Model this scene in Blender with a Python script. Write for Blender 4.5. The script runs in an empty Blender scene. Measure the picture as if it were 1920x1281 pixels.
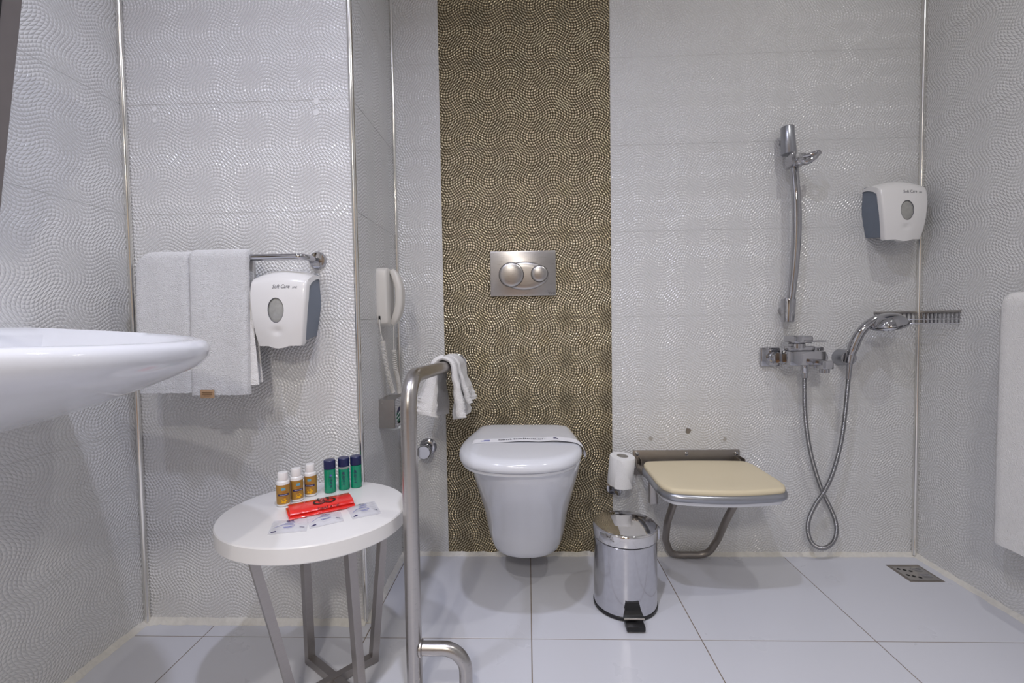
import bpy, bmesh, math, random
from math import sin, cos, pi, radians, sqrt, atan2
from mathutils import Vector, Matrix, noise

random.seed(7)
scene = bpy.context.scene
col = scene.collection

# ------------------------------------------------------------------ camera
CAM_H = 0.845
def camera_basis(yaw, pitch, roll):
    cy, sy, cp, sp = cos(yaw), sin(yaw), cos(pitch), sin(pitch)
    fwd = Vector((sy*cp, cy*cp, sp)); right = Vector((cy, -sy, 0)); up = right.cross(fwd)
    cr, sr = cos(roll), sin(roll)
    return right*cr + up*sr, -right*sr + up*cr, fwd
r_, u_, f_ = camera_basis(-0.03355, -0.03934, -0.01513)
cd = bpy.data.cameras.new('camera'); cd.sensor_width = 36.0; cd.sensor_fit = 'HORIZONTAL'
cd.lens = 868.13/1920*36; cd.clip_start = 0.02
cam = bpy.data.objects.new('camera', cd); col.objects.link(cam)
m = Matrix((r_, u_, -f_)).transposed().to_4x4(); m.translation = (0, 0, CAM_H)
cam.matrix_world = m
scene.camera = cam

# ------------------------------------------------------------------ light
scene.view_settings.view_transform = 'Standard'
scene.view_settings.look = 'None'
scene.view_settings.exposure = 0.22
scene.view_settings.gamma = 1.0
scene.view_settings.use_curve_mapping = False
world = bpy.data.worlds.new('world'); scene.world = world; world.use_nodes = True
world.node_tree.nodes['Background'].inputs[0].default_value = (0.75, 0.78, 0.85, 1)
world.node_tree.nodes['Background'].inputs[1].default_value = 0.02

CEIL = 2.42
def downlight_or_fill(loc, watts, colour, size=0.07, spread=165):
    ld = bpy.data.lights.new('downlight_or_fill', 'AREA'); ld.shape = 'DISK'; ld.size = size
    ld.energy = watts; ld.color = colour; ld.spread = radians(spread)
    o = bpy.data.objects.new('downlight_or_fill', ld); col.objects.link(o); o.location = loc
    return o
COOL, NEUT, WARM = (0.78, 0.81, 1.0), (1.0, 0.98, 0.95), (1.0, 0.94, 0.87)
downlight_or_fill((-0.05, 0.45, CEIL-0.03), 7.5, COOL, spread=140)
downlight_or_fill((-0.86, 0.45, CEIL-0.03), 3.3, COOL, spread=125)
downlight_or_fill((0.92, 0.66, CEIL-0.03), 4.6, NEUT, spread=178)
downlight_or_fill((-0.45, -0.42, CEIL-0.03), 7.5, WARM, spread=150)
downlight_or_fill((-0.25, -1.75, 2.27), 32, WARM, 0.45)      # added warm fill, an unseen lamp behind the camera

# ------------------------------------------------------------------ materials
def new_mat(name):
    mt = bpy.data.materials.new(name); mt.use_nodes = True
    return mt, mt.node_tree, mt.node_tree.nodes['Principled BSDF']
def N(nt, t, **kw):
    n = nt.nodes.new(t)
    for k, v in kw.items(): setattr(n, k, v)
    return n
def mat(name, c, rough=0.4, metal=0.0, var=0.05, vscale=40, bump=0.0, bscale=300, coat=0.0,
        trans=0.0, ior=1.45, sheen=0.0, stretch=None, sub=0.0, rvar=0.0, alpha=1.0, spec=0.5):
    mt, nt, b = new_mat(name)
    tc = N(nt, 'ShaderNodeTexCoord'); src = tc.outputs['Object']
    if stretch:
        mp = N(nt, 'ShaderNodeMapping'); mp.inputs['Scale'].default_value = stretch
        nt.links.new(src, mp.inputs['Vector']); src = mp.outputs['Vector']
    nz = N(nt, 'ShaderNodeTexNoise'); nz.inputs['Scale'].default_value = vscale; nz.inputs['Detail'].default_value = 4
    nt.links.new(src, nz.inputs['Vector'])
    cr = N(nt, 'ShaderNodeMix', data_type='RGBA')
    cr.inputs['A'].default_value = (*[x*(1-var) for x in c], 1); cr.inputs['B'].default_value = (*[min(1, x*(1+var)) for x in c], 1)
    nt.links.new(nz.outputs['Fac'], cr.inputs['Factor']); nt.links.new(cr.outputs['Result'], b.inputs['Base Color'])
    b.inputs['Roughness'].default_value = rough; b.inputs['Metallic'].default_value = metal
    b.inputs['Coat Weight'].default_value = coat; b.inputs['Coat Roughness'].default_value = 0.06
    b.inputs['Transmission Weight'].default_value = trans; b.inputs['IOR'].default_value = ior
    b.inputs['Sheen Weight'].default_value = sheen; b.inputs['Alpha'].default_value = alpha
    b.inputs['Specular IOR Level'].default_value = spec
    if sub:
        b.inputs['Subsurface Weight'].default_value = sub; b.inputs['Subsurface Radius'].default_value = (0.01, 0.01, 0.01)
    if rvar:
        mr = N(nt, 'ShaderNodeMapRange'); mr.inputs['To Min'].default_value = max(0.01, rough-rvar); mr.inputs['To Max'].default_value = rough+rvar
        nt.links.new(nz.outputs['Fac'], mr.inputs['Value']); nt.links.new(mr.outputs['Result'], b.inputs['Roughness'])
    if bump:
        n2 = N(nt, 'ShaderNodeTexNoise'); n2.inputs['Scale'].default_value = bscale; n2.inputs['Detail'].default_value = 3
        nt.links.new(src, n2.inputs['Vector'])
        bp = N(nt, 'ShaderNodeBump'); bp.inputs['Strength'].default_value = 1.0; bp.inputs['Distance'].default_value = bump
        nt.links.new(n2.outputs['Fac'], bp.inputs['Height']); nt.links.new(bp.outputs['Normal'], b.inputs['Normal'])
    return mt

def wave_tile_mat(name, c, rough, metal, depth, coat=0.0, var=0.03, spec=0.5, groove_shade=None):
    """glazed relief tile: a grid of little pillows bent by waves in both directions (fine relief, shade optionally painted between pillows)"""
    mt, nt, b = new_mat(name)
    L = nt.links.new
    def M(op, a, bb=None):
        n = N(nt, 'ShaderNodeMath', operation=op)
        for i, v in enumerate((a, bb)):
            if v is None: continue
            if isinstance(v, (int, float)): n.inputs[i].default_value = v
            else: L(v, n.inputs[i])
        return n.outputs[0]
    tc = N(nt, 'ShaderNodeTexCoord'); sp = N(nt, 'ShaderNodeSeparateXYZ'); L(tc.outputs['Object'], sp.inputs[0])
    x, z = sp.outputs['X'], sp.outputs['Z']
    lam, amp, p = 0.15, 0.016, 0.009375
    u = M('ADD', x, M('MULTIPLY', M('SINE', M('MULTIPLY', z, 2*pi/lam)), amp))
    v = M('ADD', z, M('MULTIPLY', M('SINE', M('ADD', M('MULTIPLY', x, 2*pi/lam), 0.6)), amp))
    a = M('ABSOLUTE', M('SINE', M('MULTIPLY', u, pi/p))); d = M('ABSOLUTE', M('SINE', M('MULTIPLY', v, pi/p)))
    h = M('POWER', M('MULTIPLY', a, d), 0.7)
    bp = N(nt, 'ShaderNodeBump'); bp.inputs['Strength'].default_value = 1; bp.inputs['Distance'].default_value = depth
    L(h, bp.inputs['Height']); L(bp.outputs['Normal'], b.inputs['Normal'])
    if coat: L(bp.outputs['Normal'], b.inputs['Coat Normal'])
    nz = N(nt, 'ShaderNodeTexNoise'); nz.inputs['Scale'].default_value = 6; L(tc.outputs['Object'], nz.inputs['Vector'])
    mx = N(nt, 'ShaderNodeMix', data_type='RGBA')
    mx.inputs['A'].default_value = (*[k*(1-var) for k in c], 1); mx.inputs['B'].default_value = (*[min(1, k*(1+var)) for k in c], 1)
    L(nz.outputs['Fac'], mx.inputs['Factor']); L(mx.outputs['Result'], b.inputs['Base Color'])
    if groove_shade:      # shade between the pillows, painted into the base colour
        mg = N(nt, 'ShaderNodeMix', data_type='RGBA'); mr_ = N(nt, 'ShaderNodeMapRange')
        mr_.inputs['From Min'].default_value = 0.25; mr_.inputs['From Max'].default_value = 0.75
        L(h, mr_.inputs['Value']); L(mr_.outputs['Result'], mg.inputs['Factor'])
        mg.inputs['A'].default_value = (*groove_shade, 1); L(mx.outputs['Result'], mg.inputs['B']); L(mg.outputs['Result'], b.inputs['Base Color'])
    b.inputs['Roughness'].default_value = rough; b.inputs['Metallic'].default_value = metal
    b.inputs['Coat Weight'].default_value = coat; b.inputs['Coat Roughness'].default_value = 0.08
    b.inputs['Specular IOR Level'].default_value = spec
    return mt

MT = dict(
    white_tile=wave_tile_mat('white_relief_tile', (0.72, 0.72, 0.72), 0.13, 0.0, 0.0017, spec=0.9),
    gold_tile=wave_tile_mat('bronze_relief_tile', (0.60, 0.52, 0.36), 0.19, 1.0, 0.0022, groove_shade=(0.105, 0.085, 0.052)),
    wall_grout=mat('wall_grout', (0.68, 0.68, 0.67), 0.9),
    gold_grout=mat('bronze_grout', (0.20, 0.17, 0.12), 0.8),
    paint=mat('ceiling_paint', (0.80, 0.80, 0.80), 0.8),
    floor_tile=mat('floor_tile', (0.64, 0.65, 0.70), 0.28, var=0.008, vscale=7, rvar=0.02),
    floor_grout=mat('floor_grout', (0.25, 0.20, 0.16), 0.9, var=0.3, vscale=25),
    silicone=mat('old_silicone', (0.70, 0.68, 0.63), 0.55, var=0.14, vscale=60, bump=0.002, bscale=140),
    hose_metal=mat('grey_hose_metal', (0.36, 0.36, 0.37), 0.22, 1.0, var=0.03),
    chrome=mat('chrome', (0.48, 0.48, 0.50), 0.06, 1.0, var=0.02),
    trim_metal=mat('corner_trim_metal', (0.80, 0.79, 0.76), 0.16, 1.0, var=0.02),
    steel=mat('brushed_steel', (0.48, 0.46, 0.445), 0.30, 1.0, var=0.06, vscale=60, stretch=(1, 1, 12), rvar=0.07),
    leg_steel=mat('leg_steel', (0.40, 0.375, 0.36), 0.34, 1.0, var=0.08, vscale=60, stretch=(1, 1, 8), rvar=0.07),
    steel_dark=mat('dull_steel', (0.34, 0.31, 0.28), 0.42, 1.0, var=0.10, vscale=50, rvar=0.06),
    stain=mat('worn_chrome', (0.57, 0.57, 0.60), 0.13, 1.0, var=0.10, vscale=70, rvar=0.07),
    bin_lid=mat('polished_lid', (0.70, 0.69, 0.69), 0.05, 1.0, var=0.05, vscale=40, rvar=0.03, bump=0.0006, bscale=18),
    porcelain=mat('white_porcelain', (0.74, 0.755, 0.80), 0.10, var=0.01, coat=0.4),
    seat_plastic=mat('white_seat_plastic', (0.71, 0.725, 0.77), 0.16, var=0.01, coat=0.2),
    white_plastic=mat('white_plastic', (0.78, 0.77, 0.76), 0.20, var=0.01, coat=0.2),
    old_plastic=mat('cream_white_plastic', (0.66, 0.64, 0.60), 0.28, var=0.02),
    grey_plastic=mat('blue_grey_plastic', (0.17, 0.20, 0.25), 0.35, var=0.03),
    black=mat('black_plastic', (0.012, 0.012, 0.013), 0.35),
    dark_hole=mat('dark_void', (0.01, 0.01, 0.01), 0.9),
    lens=mat('grey_soap_window', (0.36, 0.36, 0.34), 0.08, var=0.25, vscale=70, coat=0.6),
    towel=mat('white_terry', (0.86, 0.86, 0.87), 0.95, var=0.03, vscale=120, bump=0.006, bscale=330, sheen=0.3, stretch=(1, 1, 1.8)),
    towel_flat=mat('white_terry_soft', (0.84, 0.83, 0.82), 0.95, var=0.03, vscale=120, bump=0.003, bscale=380, sheen=0.3),
    tag_brown=mat('tan_label', (0.45, 0.29, 0.17), 0.8, var=0.15, vscale=200),
    tag_ink=mat('brown_print', (0.13, 0.07, 0.03), 0.8),
    lacquer=mat('white_lacquer', (0.80, 0.79, 0.78), 0.22, var=0.015, coat=0.2),
    pad=mat('cream_vinyl', (0.72, 0.63, 0.44), 0.42, var=0.03, vscale=12, bump=0.0004, bscale=900),
    pad_edge=mat('grey_tube_edge', (0.38, 0.39, 0.42), 0.30, 0.85, var=0.04),
    paper=mat('toilet_tissue', (0.83, 0.83, 0.83), 0.95, var=0.03, vscale=90, bump=0.001, bscale=500),
    card=mat('cardboard_core', (0.42, 0.40, 0.37), 0.9),
    label_gold=mat('gold_label', (0.40, 0.22, 0.045), 0.35, var=0.15, vscale=90),
    navy=mat('navy_plastic', (0.014, 0.020, 0.085), 0.30, var=0.05),
    ink_navy=mat('navy_print', (0.030, 0.025, 0.10), 0.5),
    ink_blue=mat('blue_print', (0.10, 0.12, 0.42), 0.5),
    ink_grey=mat('grey_print', (0.13, 0.13, 0.15), 0.5),
    ink_black=mat('black_print', (0.015, 0.015, 0.012), 0.5),
    ink_pale=mat('pale_print', (0.42, 0.40, 0.55), 0.5),
    sky_print=mat('light_blue_print', (0.16, 0.38, 0.50), 0.5),
    rust_print=mat('rust_print', (0.42, 0.14, 0.03), 0.5),
    flower=mat('orange_flower_print', (0.90, 0.40, 0.01), 0.5, var=0.4, vscale=350),
    green=mat('green_gel', (0.003, 0.36, 0.20), 0.10, var=0.10, vscale=40, trans=0.35, ior=1.4, coat=0.5),
    clear=mat('clear_plastic', (0.80, 0.88, 0.86), 0.08, trans=0.75, ior=1.3),
    red=mat('red_plastic_film', (0.78, 0.025, 0.018), 0.25, var=0.12, vscale=60, bump=0.0008, bscale=70, coat=0.5),
    film=mat('clear_film', (0.88, 0.88, 0.92), 0.14, var=0.03, bump=0.0006, bscale=160, coat=0.3, alpha=0.5),
    band=mat('paper_band', (0.82, 0.82, 0.85), 0.6, var=0.02),
    pkt_green=mat('green_packet', (0.006, 0.17, 0.09), 0.4),
    pkt_white=mat('white_packet', (0.75, 0.78, 0.78), 0.4),
    mirror=mat('mirror_glass', (0.86, 0.88, 0.86), 0.02, 1.0, var=0.01),
    frame=mat('mirror_frame', (0.21, 0.19, 0.185), 0.45, 0.3, var=0.05),
    wood=mat('door_wood', (0.34, 0.19, 0.09), 0.45, var=0.25, vscale=14, stretch=(6, 6, 0.6)),
    added_hall_paint=mat('added_hall_paint', (0.30, 0.25, 0.20), 0.8),
    filler=mat('white_filler', (0.80, 0.80, 0.80), 0.8),
)

# ------------------------------------------------------------------ mesh helpers
def lerp(a, b, t): return a + (b-a)*t
def fillet(pts, r, n=8):
    """polyline with its inner corners rounded"""
    pts = [Vector(p) for p in pts]; out = [pts[0]]
    rr = r if isinstance(r, (list, tuple)) else [r]*len(pts)
    for i in range(1, len(pts)-1):
        p, a, b = pts[i], pts[i-1], pts[i+1]
        d1, d2 = (a-p), (b-p); l1, l2 = d1.length, d2.length; d1.normalize(); d2.normalize()
        ang = d1.angle(d2)
        if ang > pi-0.02: out.append(p); continue
        t = min(rr[i]/math.tan(ang/2), l1*0.49, l2*0.49); rad = t*math.tan(ang/2)
        c = p + (d1+d2).normalized()*(rad/sin(ang/2))
        s = p+d1*t-c; e = p+d2*t-c
        for k in range(n+1):
            w = s.angle(e); t_ = k/n
            q = s.lerp(e, t_) if w < 1e-4 else (s*sin((1-t_)*w)+e*sin(t_*w))/sin(w)
            out.append(c+q)
    out.append(pts[-1]); return out
def spline(pts, n, closed=False):
    pts = [Vector(p) for p in pts]; m_ = len(pts); out = []
    segs = m_ if closed else m_-1
    for i in range(segs):
        if closed: p0, p1, p2, p3 = pts[(i-1) % m_], pts[i], pts[(i+1) % m_], pts[(i+2) % m_]
        else: p0, p1, p2, p3 = pts[max(i-1, 0)], pts[i], pts[i+1], pts[min(i+2, m_-1)]
        for k in range(n):
            t = k/n
            out.append(0.5*((2*p1)+(p2-p0)*t+(2*p0-5*p1+4*p2-p3)*t*t+(3*p1-p0-3*p2+p3)*t**3))
    if not closed: out.append(pts[-1])
    return out

class MB:
    def __init__(s): s.v = []; s.f = []
    def add(s, vs, fs):
        o = len(s.v); s.v += [Vector(p) for p in vs]; s.f += [[i+o for i in q] for q in fs]; return s
    def box(s, lo, hi, bev=0.0, seg=2, M=None):
        lo, hi = Vector(lo), Vector(hi)
        bm = bmesh.new(); bmesh.ops.create_cube(bm, size=1)
        for v in bm.verts: v.co = Vector(((v.co.x+.5)*(hi.x-lo.x)+lo.x, (v.co.y+.5)*(hi.y-lo.y)+lo.y, (v.co.z+.5)*(hi.z-lo.z)+lo.z))
        if bev: bmesh.ops.bevel(bm, geom=bm.edges[:], offset=bev, segments=seg, affect='EDGES', profile=0.5)
        bm.verts.index_update()
        s.add([(M @ v.co) if M else v.co for v in bm.verts], [[v.index for v in f.verts] for f in bm.faces]); bm.free(); return s
    def loft(s, rings, cap0=True, cap1=True, closed=True):
        n = len(rings[0]); vs = [p for r in rings for p in r]; fs = []
        for i in range(len(rings)-1):
            for j in range(n if closed else n-1):
                a, b = i*n+j, i*n+(j+1) % n; fs.append([a, b, b+n, a+n])
        if cap0: fs.append(list(range(n))[::-1])
        if cap1: fs.append([(len(rings)-1)*n+j for j in range(n)])
        return s.add(vs, fs)
    def tube(s, path, r, n=14, caps=True, closed=False):
        path = [Vector(p) for p in path]; m_ = len(path); rs = r if isinstance(r, (list, tuple)) else [r]*m_
        rings = []; up = None
        for i, p in enumerate(path):
            if closed: t = path[(i+1) % m_]-path[(i-1) % m_]
            else: t = path[min(i+1, m_-1)]-path[max(i-1, 0)]
            t.normalize()
            if up is None:
                up = Vector((0, 0, 1)) if abs(t.z) < 0.9 else Vector((1, 0, 0))
            up = (up-t*up.dot(t)).normalized(); sd = t.cross(up)
            rings.append([p+(up*cos(a)+sd*sin(a))*rs[i] for a in [2*pi*k/n for k in range(n)]])
        if closed: rings.append(rings[0]); caps = False
        return s.loft(rings, caps, caps)
    def rod(s, path, w, h, up=(0, 0, 1)):
        """rectangular bar along a polyline"""
        path = [Vector(p) for p in path]; up = Vector(up); rings = []
        for i, p in enumerate(path):
            t = (path[min(i+1, len(path)-1)]-path[max(i-1, 0)]).normalized()
            sd = t.cross(up).normalized(); u = sd.cross(t)
            rings.append([p+sd*w/2+u*h/2, p-sd*w/2+u*h/2, p-sd*w/2-u*h/2, p+sd*w/2-u*h/2])
        return s.loft(rings)
    def lathe(s, prof, c=(0, 0, 0), n=32, axis='Z', M=None):
        """prof: (radius, height) pairs; closed with caps"""
        rings = []
        for r, h in prof:
            ring = []
            for k in range(n):
                a = 2*pi*k/n; p = Vector((r*cos(a), r*sin(a), h))
                if axis == 'Y': p = Vector((p.x, -p.z, p.y))       # height runs towards -Y
                elif axis == 'X': p = Vector((p.z, p.x, p.y))
                if M: p = M @ p
                ring.append(p+Vector(c))
            rings.append(ring)
        return s.loft(rings)
    def grid(s, fn, nu, nv):
        vs = [fn(i/nu, j/nv) for i in range(nu+1) for j in range(nv+1)]
        fs = [[i*(nv+1)+j, (i+1)*(nv+1)+j, (i+1)*(nv+1)+j+1, i*(nv+1)+j+1] for i in range(nu) for j in range(nv)]
        return s.add(vs, fs)
    def slab(s, outline, direction):
        """flat outline extruded by a vector"""
        d = Vector(direction); a = [Vector(p) for p in outline]
        return s.loft([a, [p+d for p in a]])
    def xf(s, M): s.v = [M @ p for p in s.v]; return s
    def build(s, name, material, parent=None, sharp=35, world=True, kind=None, label=None, smooth=True):
        off = Vector((0, 0, 0))
        if parent is not None and world:
            q = parent
            while q is not None: off += q.location; q = q.parent
        me = bpy.data.meshes.new(name)
        me.from_pydata([tuple(p-off) for p in s.v], [], s.f); me.validate(); me.update()
        bm = bmesh.new(); bm.from_mesh(me); bmesh.ops.remove_doubles(bm, verts=bm.verts, dist=1e-6)
        bmesh.ops.recalc_face_normals(bm, faces=bm.faces); bm.to_mesh(me); bm.free()
        if smooth:
            for p in me.polygons: p.use_smooth = True
            me.set_sharp_from_angle(angle=radians(sharp))
        me.materials.append(MT[material])
        o = bpy.data.objects.new(name, me); col.objects.link(o)
        if parent is not None: o.parent = parent
        if kind: o['kind'] = kind
        if label: o['label'] = label
        return o

def tag(o, label, cat, group=None):
    o['label'] = label; o['category'] = cat
    if group: o['group'] = group
    return o
def thing(name, label, cat, loc, group=None):
    o = bpy.data.objects.new(name, None); col.objects.link(o); o.location = loc; o.empty_display_size = 0.05
    return tag(o, label, cat, group)
def text_verts(body, size, shear=0.0):
    """outline of a word as a flat mesh, centred: (verts, faces) in the xy plane"""
    cu = bpy.data.curves.new('lettering', 'FONT'); cu.body = body; cu.size = size; cu.shear = shear
    cu.align_x = 'CENTER'; cu.align_y = 'CENTER'; cu.resolution_u = 3
    ob = bpy.data.objects.new('lettering', cu); col.objects.link(ob)
    dg = bpy.context.evaluated_depsgraph_get(); me = ob.evaluated_get(dg).to_mesh()
    vs = [v.co.copy() for v in me.vertices]; fs = [list(p.vertices) for p in me.polygons]
    ob.evaluated_get(dg).to_mesh_clear(); bpy.data.objects.remove(ob); bpy.data.curves.remove(cu)
    return vs, fs
def ellipse(cx, cy, rx, ry, n=24): return [(cx+rx*cos(2*pi*k/n), cy+ry*sin(2*pi*k/n)) for k in range(n)]
def holed(fn, u0, v0, ru, rv, K=8, Nn=64, power=1.0):
    """surface patch fn(u,v), u,v in [0,1], with an oval hole; returns MB and hole points"""
    mb = MB(); rings = []
    for k in range(K+1):
        ring = []
        for i in range(Nn):
            a = 2*pi*i/Nn; c, s_ = cos(a), sin(a)
            ox, oy = u0+ru*c, v0+rv*s_
            tx = ((1-u0) if c > 0 else u0)/max(abs(c), 1e-6); ty = ((1-v0) if s_ > 0 else v0)/max(abs(s_), 1e-6)
            t = min(tx, ty); bx, by = u0+c*t, v0+s_*t
            w = (k/K)**power
            ring.append(fn(lerp(ox, bx, w), lerp(oy, by, w)))
        rings.append(ring)
    # square corners of the outer ring
    mb.loft(rings, False, False)
    return mb, rings

# ------------------------------------------------------------------ room dimensions (metres)
D = 1.658            # back wall
YP = 1.268           # front of the projecting wall on the left
XL, XR = -1.108, 1.362
XP = -0.468          # side of the projecting wall
YB = -0.95           # wall behind the camera
ROW0 = 0.8615-0.9 + 0.3   # a tile joint height (rows every 0.3)
ZJ = [0.0] + [0.2615+0.3*k for k in range(8)]
ZJ = [z for z in ZJ if z < CEIL-0.01] + [CEIL]

# ------------------------------------------------------------------ setting
def structure(o): o['kind'] = 'structure'; return o
tile_cache = {}
def tile_mesh(w, h, ox, oz, gap, thick, material, ch=0.0006):
    key = (round(w, 4), round(h, 4), round(ox, 4), round(oz, 4), material)
    if key in tile_cache: return tile_cache[key]
    g = gap/2; x0, x1, z0, z1 = ox+g, ox+w-g, oz+g, oz+h-g
    def rr(y, i): return [(x0+i, y, z0+i), (x1-i, y, z0+i), (x1-i, y, z1-i), (x0+i, y, z1-i)]
    rings = [rr(thick, 0), rr(ch, 0), rr(0, ch)]
    me = bpy.data.meshes.new('tile')
    vs = [p for r in rings for p in r]; fs = []
    for i in range(2):
        for j in range(4): fs.append([i*4+j, i*4+(j+1) % 4, (i+1)*4+(j+1) % 4, (i+1)*4+j])
    fs.append([8, 9, 10, 11]); fs.append([3, 2, 1, 0])
    me.from_pydata(vs, [], fs); me.update(); me.materials.append(MT[material]); tile_cache[key] = me
    return me
def tile_wall(parent, origin, rotz, ubreaks, zbreaks, material, gap=0.0011, uref=0.0):
    """tiles on a vertical wall: local x along the wall, local -y into the room; each tile its own part"""
    R = Matrix.Rotation(rotz, 4, 'Z')
    for a, b in zip(ubreaks[:-1], ubreaks[1:]):
        for z0, z1 in zip(zbreaks[:-1], zbreaks[1:]):
            # tile-local origin stays on the 0.15 m relief repeat
            ux = uref+math.floor((a-uref)/0.15+1e-6)*0.15; uz = 0.2615+math.floor((z0-0.2615)/0.15+1e-6)*0.15
            me = tile_mesh(b-a, z1-z0, a-ux, z0-uz, gap, 0.0035, material)
            o = bpy.data.objects.new('tile', me); col.objects.link(o)
            o.parent = parent; o.rotation_euler = (0, 0, rotz)
            o.location = Vector(origin)+R @ Vector((ux, 0, uz))
GR = 0.0010   # grout lies this far behind the tile faces
wall_back = structure(MB().box((XP-0.1, D+GR, 0), (XR+0.12, D+0.12, CEIL)).build('wall_back', 'wall_grout'))
wall_back['label'] = 'back wall of white wavy relief tiles with a bronze tile strip behind the toilet'
tile_wall(wall_back, (0, D, 0), 0, [XP, -0.30], ZJ, 'white_tile', uref=-0.30)
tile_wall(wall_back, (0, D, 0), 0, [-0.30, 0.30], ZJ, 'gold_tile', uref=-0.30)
MB().box((-0.2995, D+0.0008, 0.001), (0.2995, D+0.003, CEIL-0.001)).build('joint_backing', 'gold_grout', wall_back)
tile_wall(wall_back, (0, D, 0), 0, [0.30, 0.90, XR], ZJ, 'white_tile', uref=-0.30)
wall_pf = structure(MB().box((XL-0.12, YP+GR, 0), (XP-GR-0.001, YP+0.10, CEIL)).build('wall_projection_front', 'wall_grout'))
tile_wall(wall_pf, (0, YP, 0), 0, [XL, -0.802, XP-0.002], ZJ, 'white_tile', uref=-0.802)
wall_ps = structure(MB().box((XP-0.10, YP+0.10, 0), (XP-GR, D+GR, CEIL)).build('wall_projection_side', 'wall_grout'))
tile_wall(wall_ps, (XP, 0, 0), pi/2, [YP+0.002, D], ZJ, 'white_tile', uref=YP)
wall_left = structure(MB().box((XL-0.12, YB, 0), (XL-GR, YP+GR, CEIL)).build('wall_left', 'wall_grout'))
tile_wall(wall_left, (XL, 0, 0), pi/2, [YB, -0.532, 0.068, 0.668, YP], ZJ, 'white_tile', uref=0.068)
wall_right = structure(MB().box((XR+GR, YB, 0), (XR+0.12, D+GR, CEIL)).build('wall_right', 'wall_grout'))
tile_wall(wall_right, (XR, 0, 0), -pi/2, [-D, -1.068, -0.468, 0.132, 0.732, -YB], ZJ, 'white_tile', uref=-0.468)
DX0, DX1, DZ = -0.80, 0.30, 2.08      # unseen doorway, added to let dark reflections in
wf = MB().box((XL-0.12, YB-0.12, 0), (DX0, YB-0.001, CEIL)).box((DX1, YB-0.12, 0), (XR+0.12, YB-0.001, CEIL)).box((DX0, YB-0.12, DZ), (DX1, YB-0.001, CEIL))
wall_front = structure(wf.build('wall_front', 'wall_grout'))
tile_wall(wall_front, (0, YB, 0), pi, [-XR, -0.90, -DX1], ZJ, 'white_tile', uref=-0.90)
tile_wall(wall_front, (0, YB, 0), pi, [-DX0, -XL], ZJ, 'white_tile', uref=-0.90)
hall = MB().box((DX0-0.5, YB-1.70, 0), (DX1+0.5, YB-1.60, 2.3)).box((DX0-0.6, YB-1.70, 0), (DX0-0.5, YB-0.12, 2.3)).box((DX1+0.5, YB-1.70, 0), (DX1+0.6, YB-0.12, 2.3)).box((DX0-0.6, YB-1.70, 2.3), (DX1+0.6, YB-0.12, 2.4))  # unseen dark space, added to darken reflections in chrome and bronze
structure(hall.build('wall_added_hall', 'added_hall_paint'))
structure(MB().box((DX0-0.6, YB-1.70, -0.1), (DX1+0.6, YB-0.12, -0.002)).build('floor_added_hall', 'wood'))
fr_ = MB().box((DX0-0.07, YB, 0), (DX0, YB+0.012, DZ+0.07), .003).box((DX1, YB, 0), (DX1+0.07, YB+0.012, DZ+0.07), .003).box((DX0, YB, DZ), (DX1, YB+0.012, DZ+0.07), .003)
structure(fr_.build('trim_10', 'wood'))
ceiling = structure(MB().box((XL-0.12, YB-0.12, CEIL), (XR+0.12, D+0.12, CEIL+0.1)).build('ceiling', 'paint'))
# floor: one slab of joints, every tile a part
floor = structure(MB().box((XL-0.12, YB-0.12, -0.1), (XR+0.12, D+0.12, -0.0012)).build('floor', 'floor_grout'))
floor['label'] = 'floor of large pale grey square tiles with thin brown joints'
def floor_tile(x0, x1, y0, y1):
    g = 0.0014; ch = 0.0005
    def rr(z, i): return [(x0+g+i, y0+g+i, z), (x1-g-i, y0+g+i, z), (x1-g-i, y1-g-i, z), (x0+g+i, y1-g-i, z)]
    mb = MB().loft([rr(-0.004, 0), rr(-ch, 0), rr(0, ch)])
    mb.build('tile', 'floor_tile', floor, smooth=False)
xs = [XL, -0.90, -0.45, 0.0, 0.45, 0.90, XR]
ys = [YB, D-0.45*5, D-0.45*4, D-0.45*3, D-0.45*2, D-0.45, D]
for x0, x1 in zip(xs[:-1], xs[1:]):
    for y0, y1 in zip(ys[:-1], ys[1:]):
        if y1 > YP+0.05 and x1 <= -0.44:
            floor_tile(x0, x1, y0, YP)
            if x1 > XP+0.01: floor_tile(XP, x1, YP, D)
        else: floor_tile(x0, x1, y0, y1)

# chrome strips in the corners
def corner_trim(n, x, y, r, sx, sy, z0=0.006):
    mb = MB().tube([(x, y, z0), (x, y, CEIL-0.002)], r, 12)
    if sx: mb.box((min(x, x+sx), y-sy*r*0.2, z0), (max(x, x+sx), y+sy*r*0.55, CEIL-0.002))
    o = structure(mb.build('trim_%d' % n, 'trim_metal')); o['label'] = 'slim chrome corner strip between wall tiles'
    return o
corner_trim(1, XL+0.0065, YP-0.0065, 0.008, 0.0, 1)
corner_trim(2, XP-0.002, YP+0.002, 0.0075, 0.0, 1)
corner_trim(3, XP+0.005, D-0.005, 0.0065, 0.0, 1)
corner_trim(4, XR-0.0065, D-0.0065, 0.0085, 0.0, 1)
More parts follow.
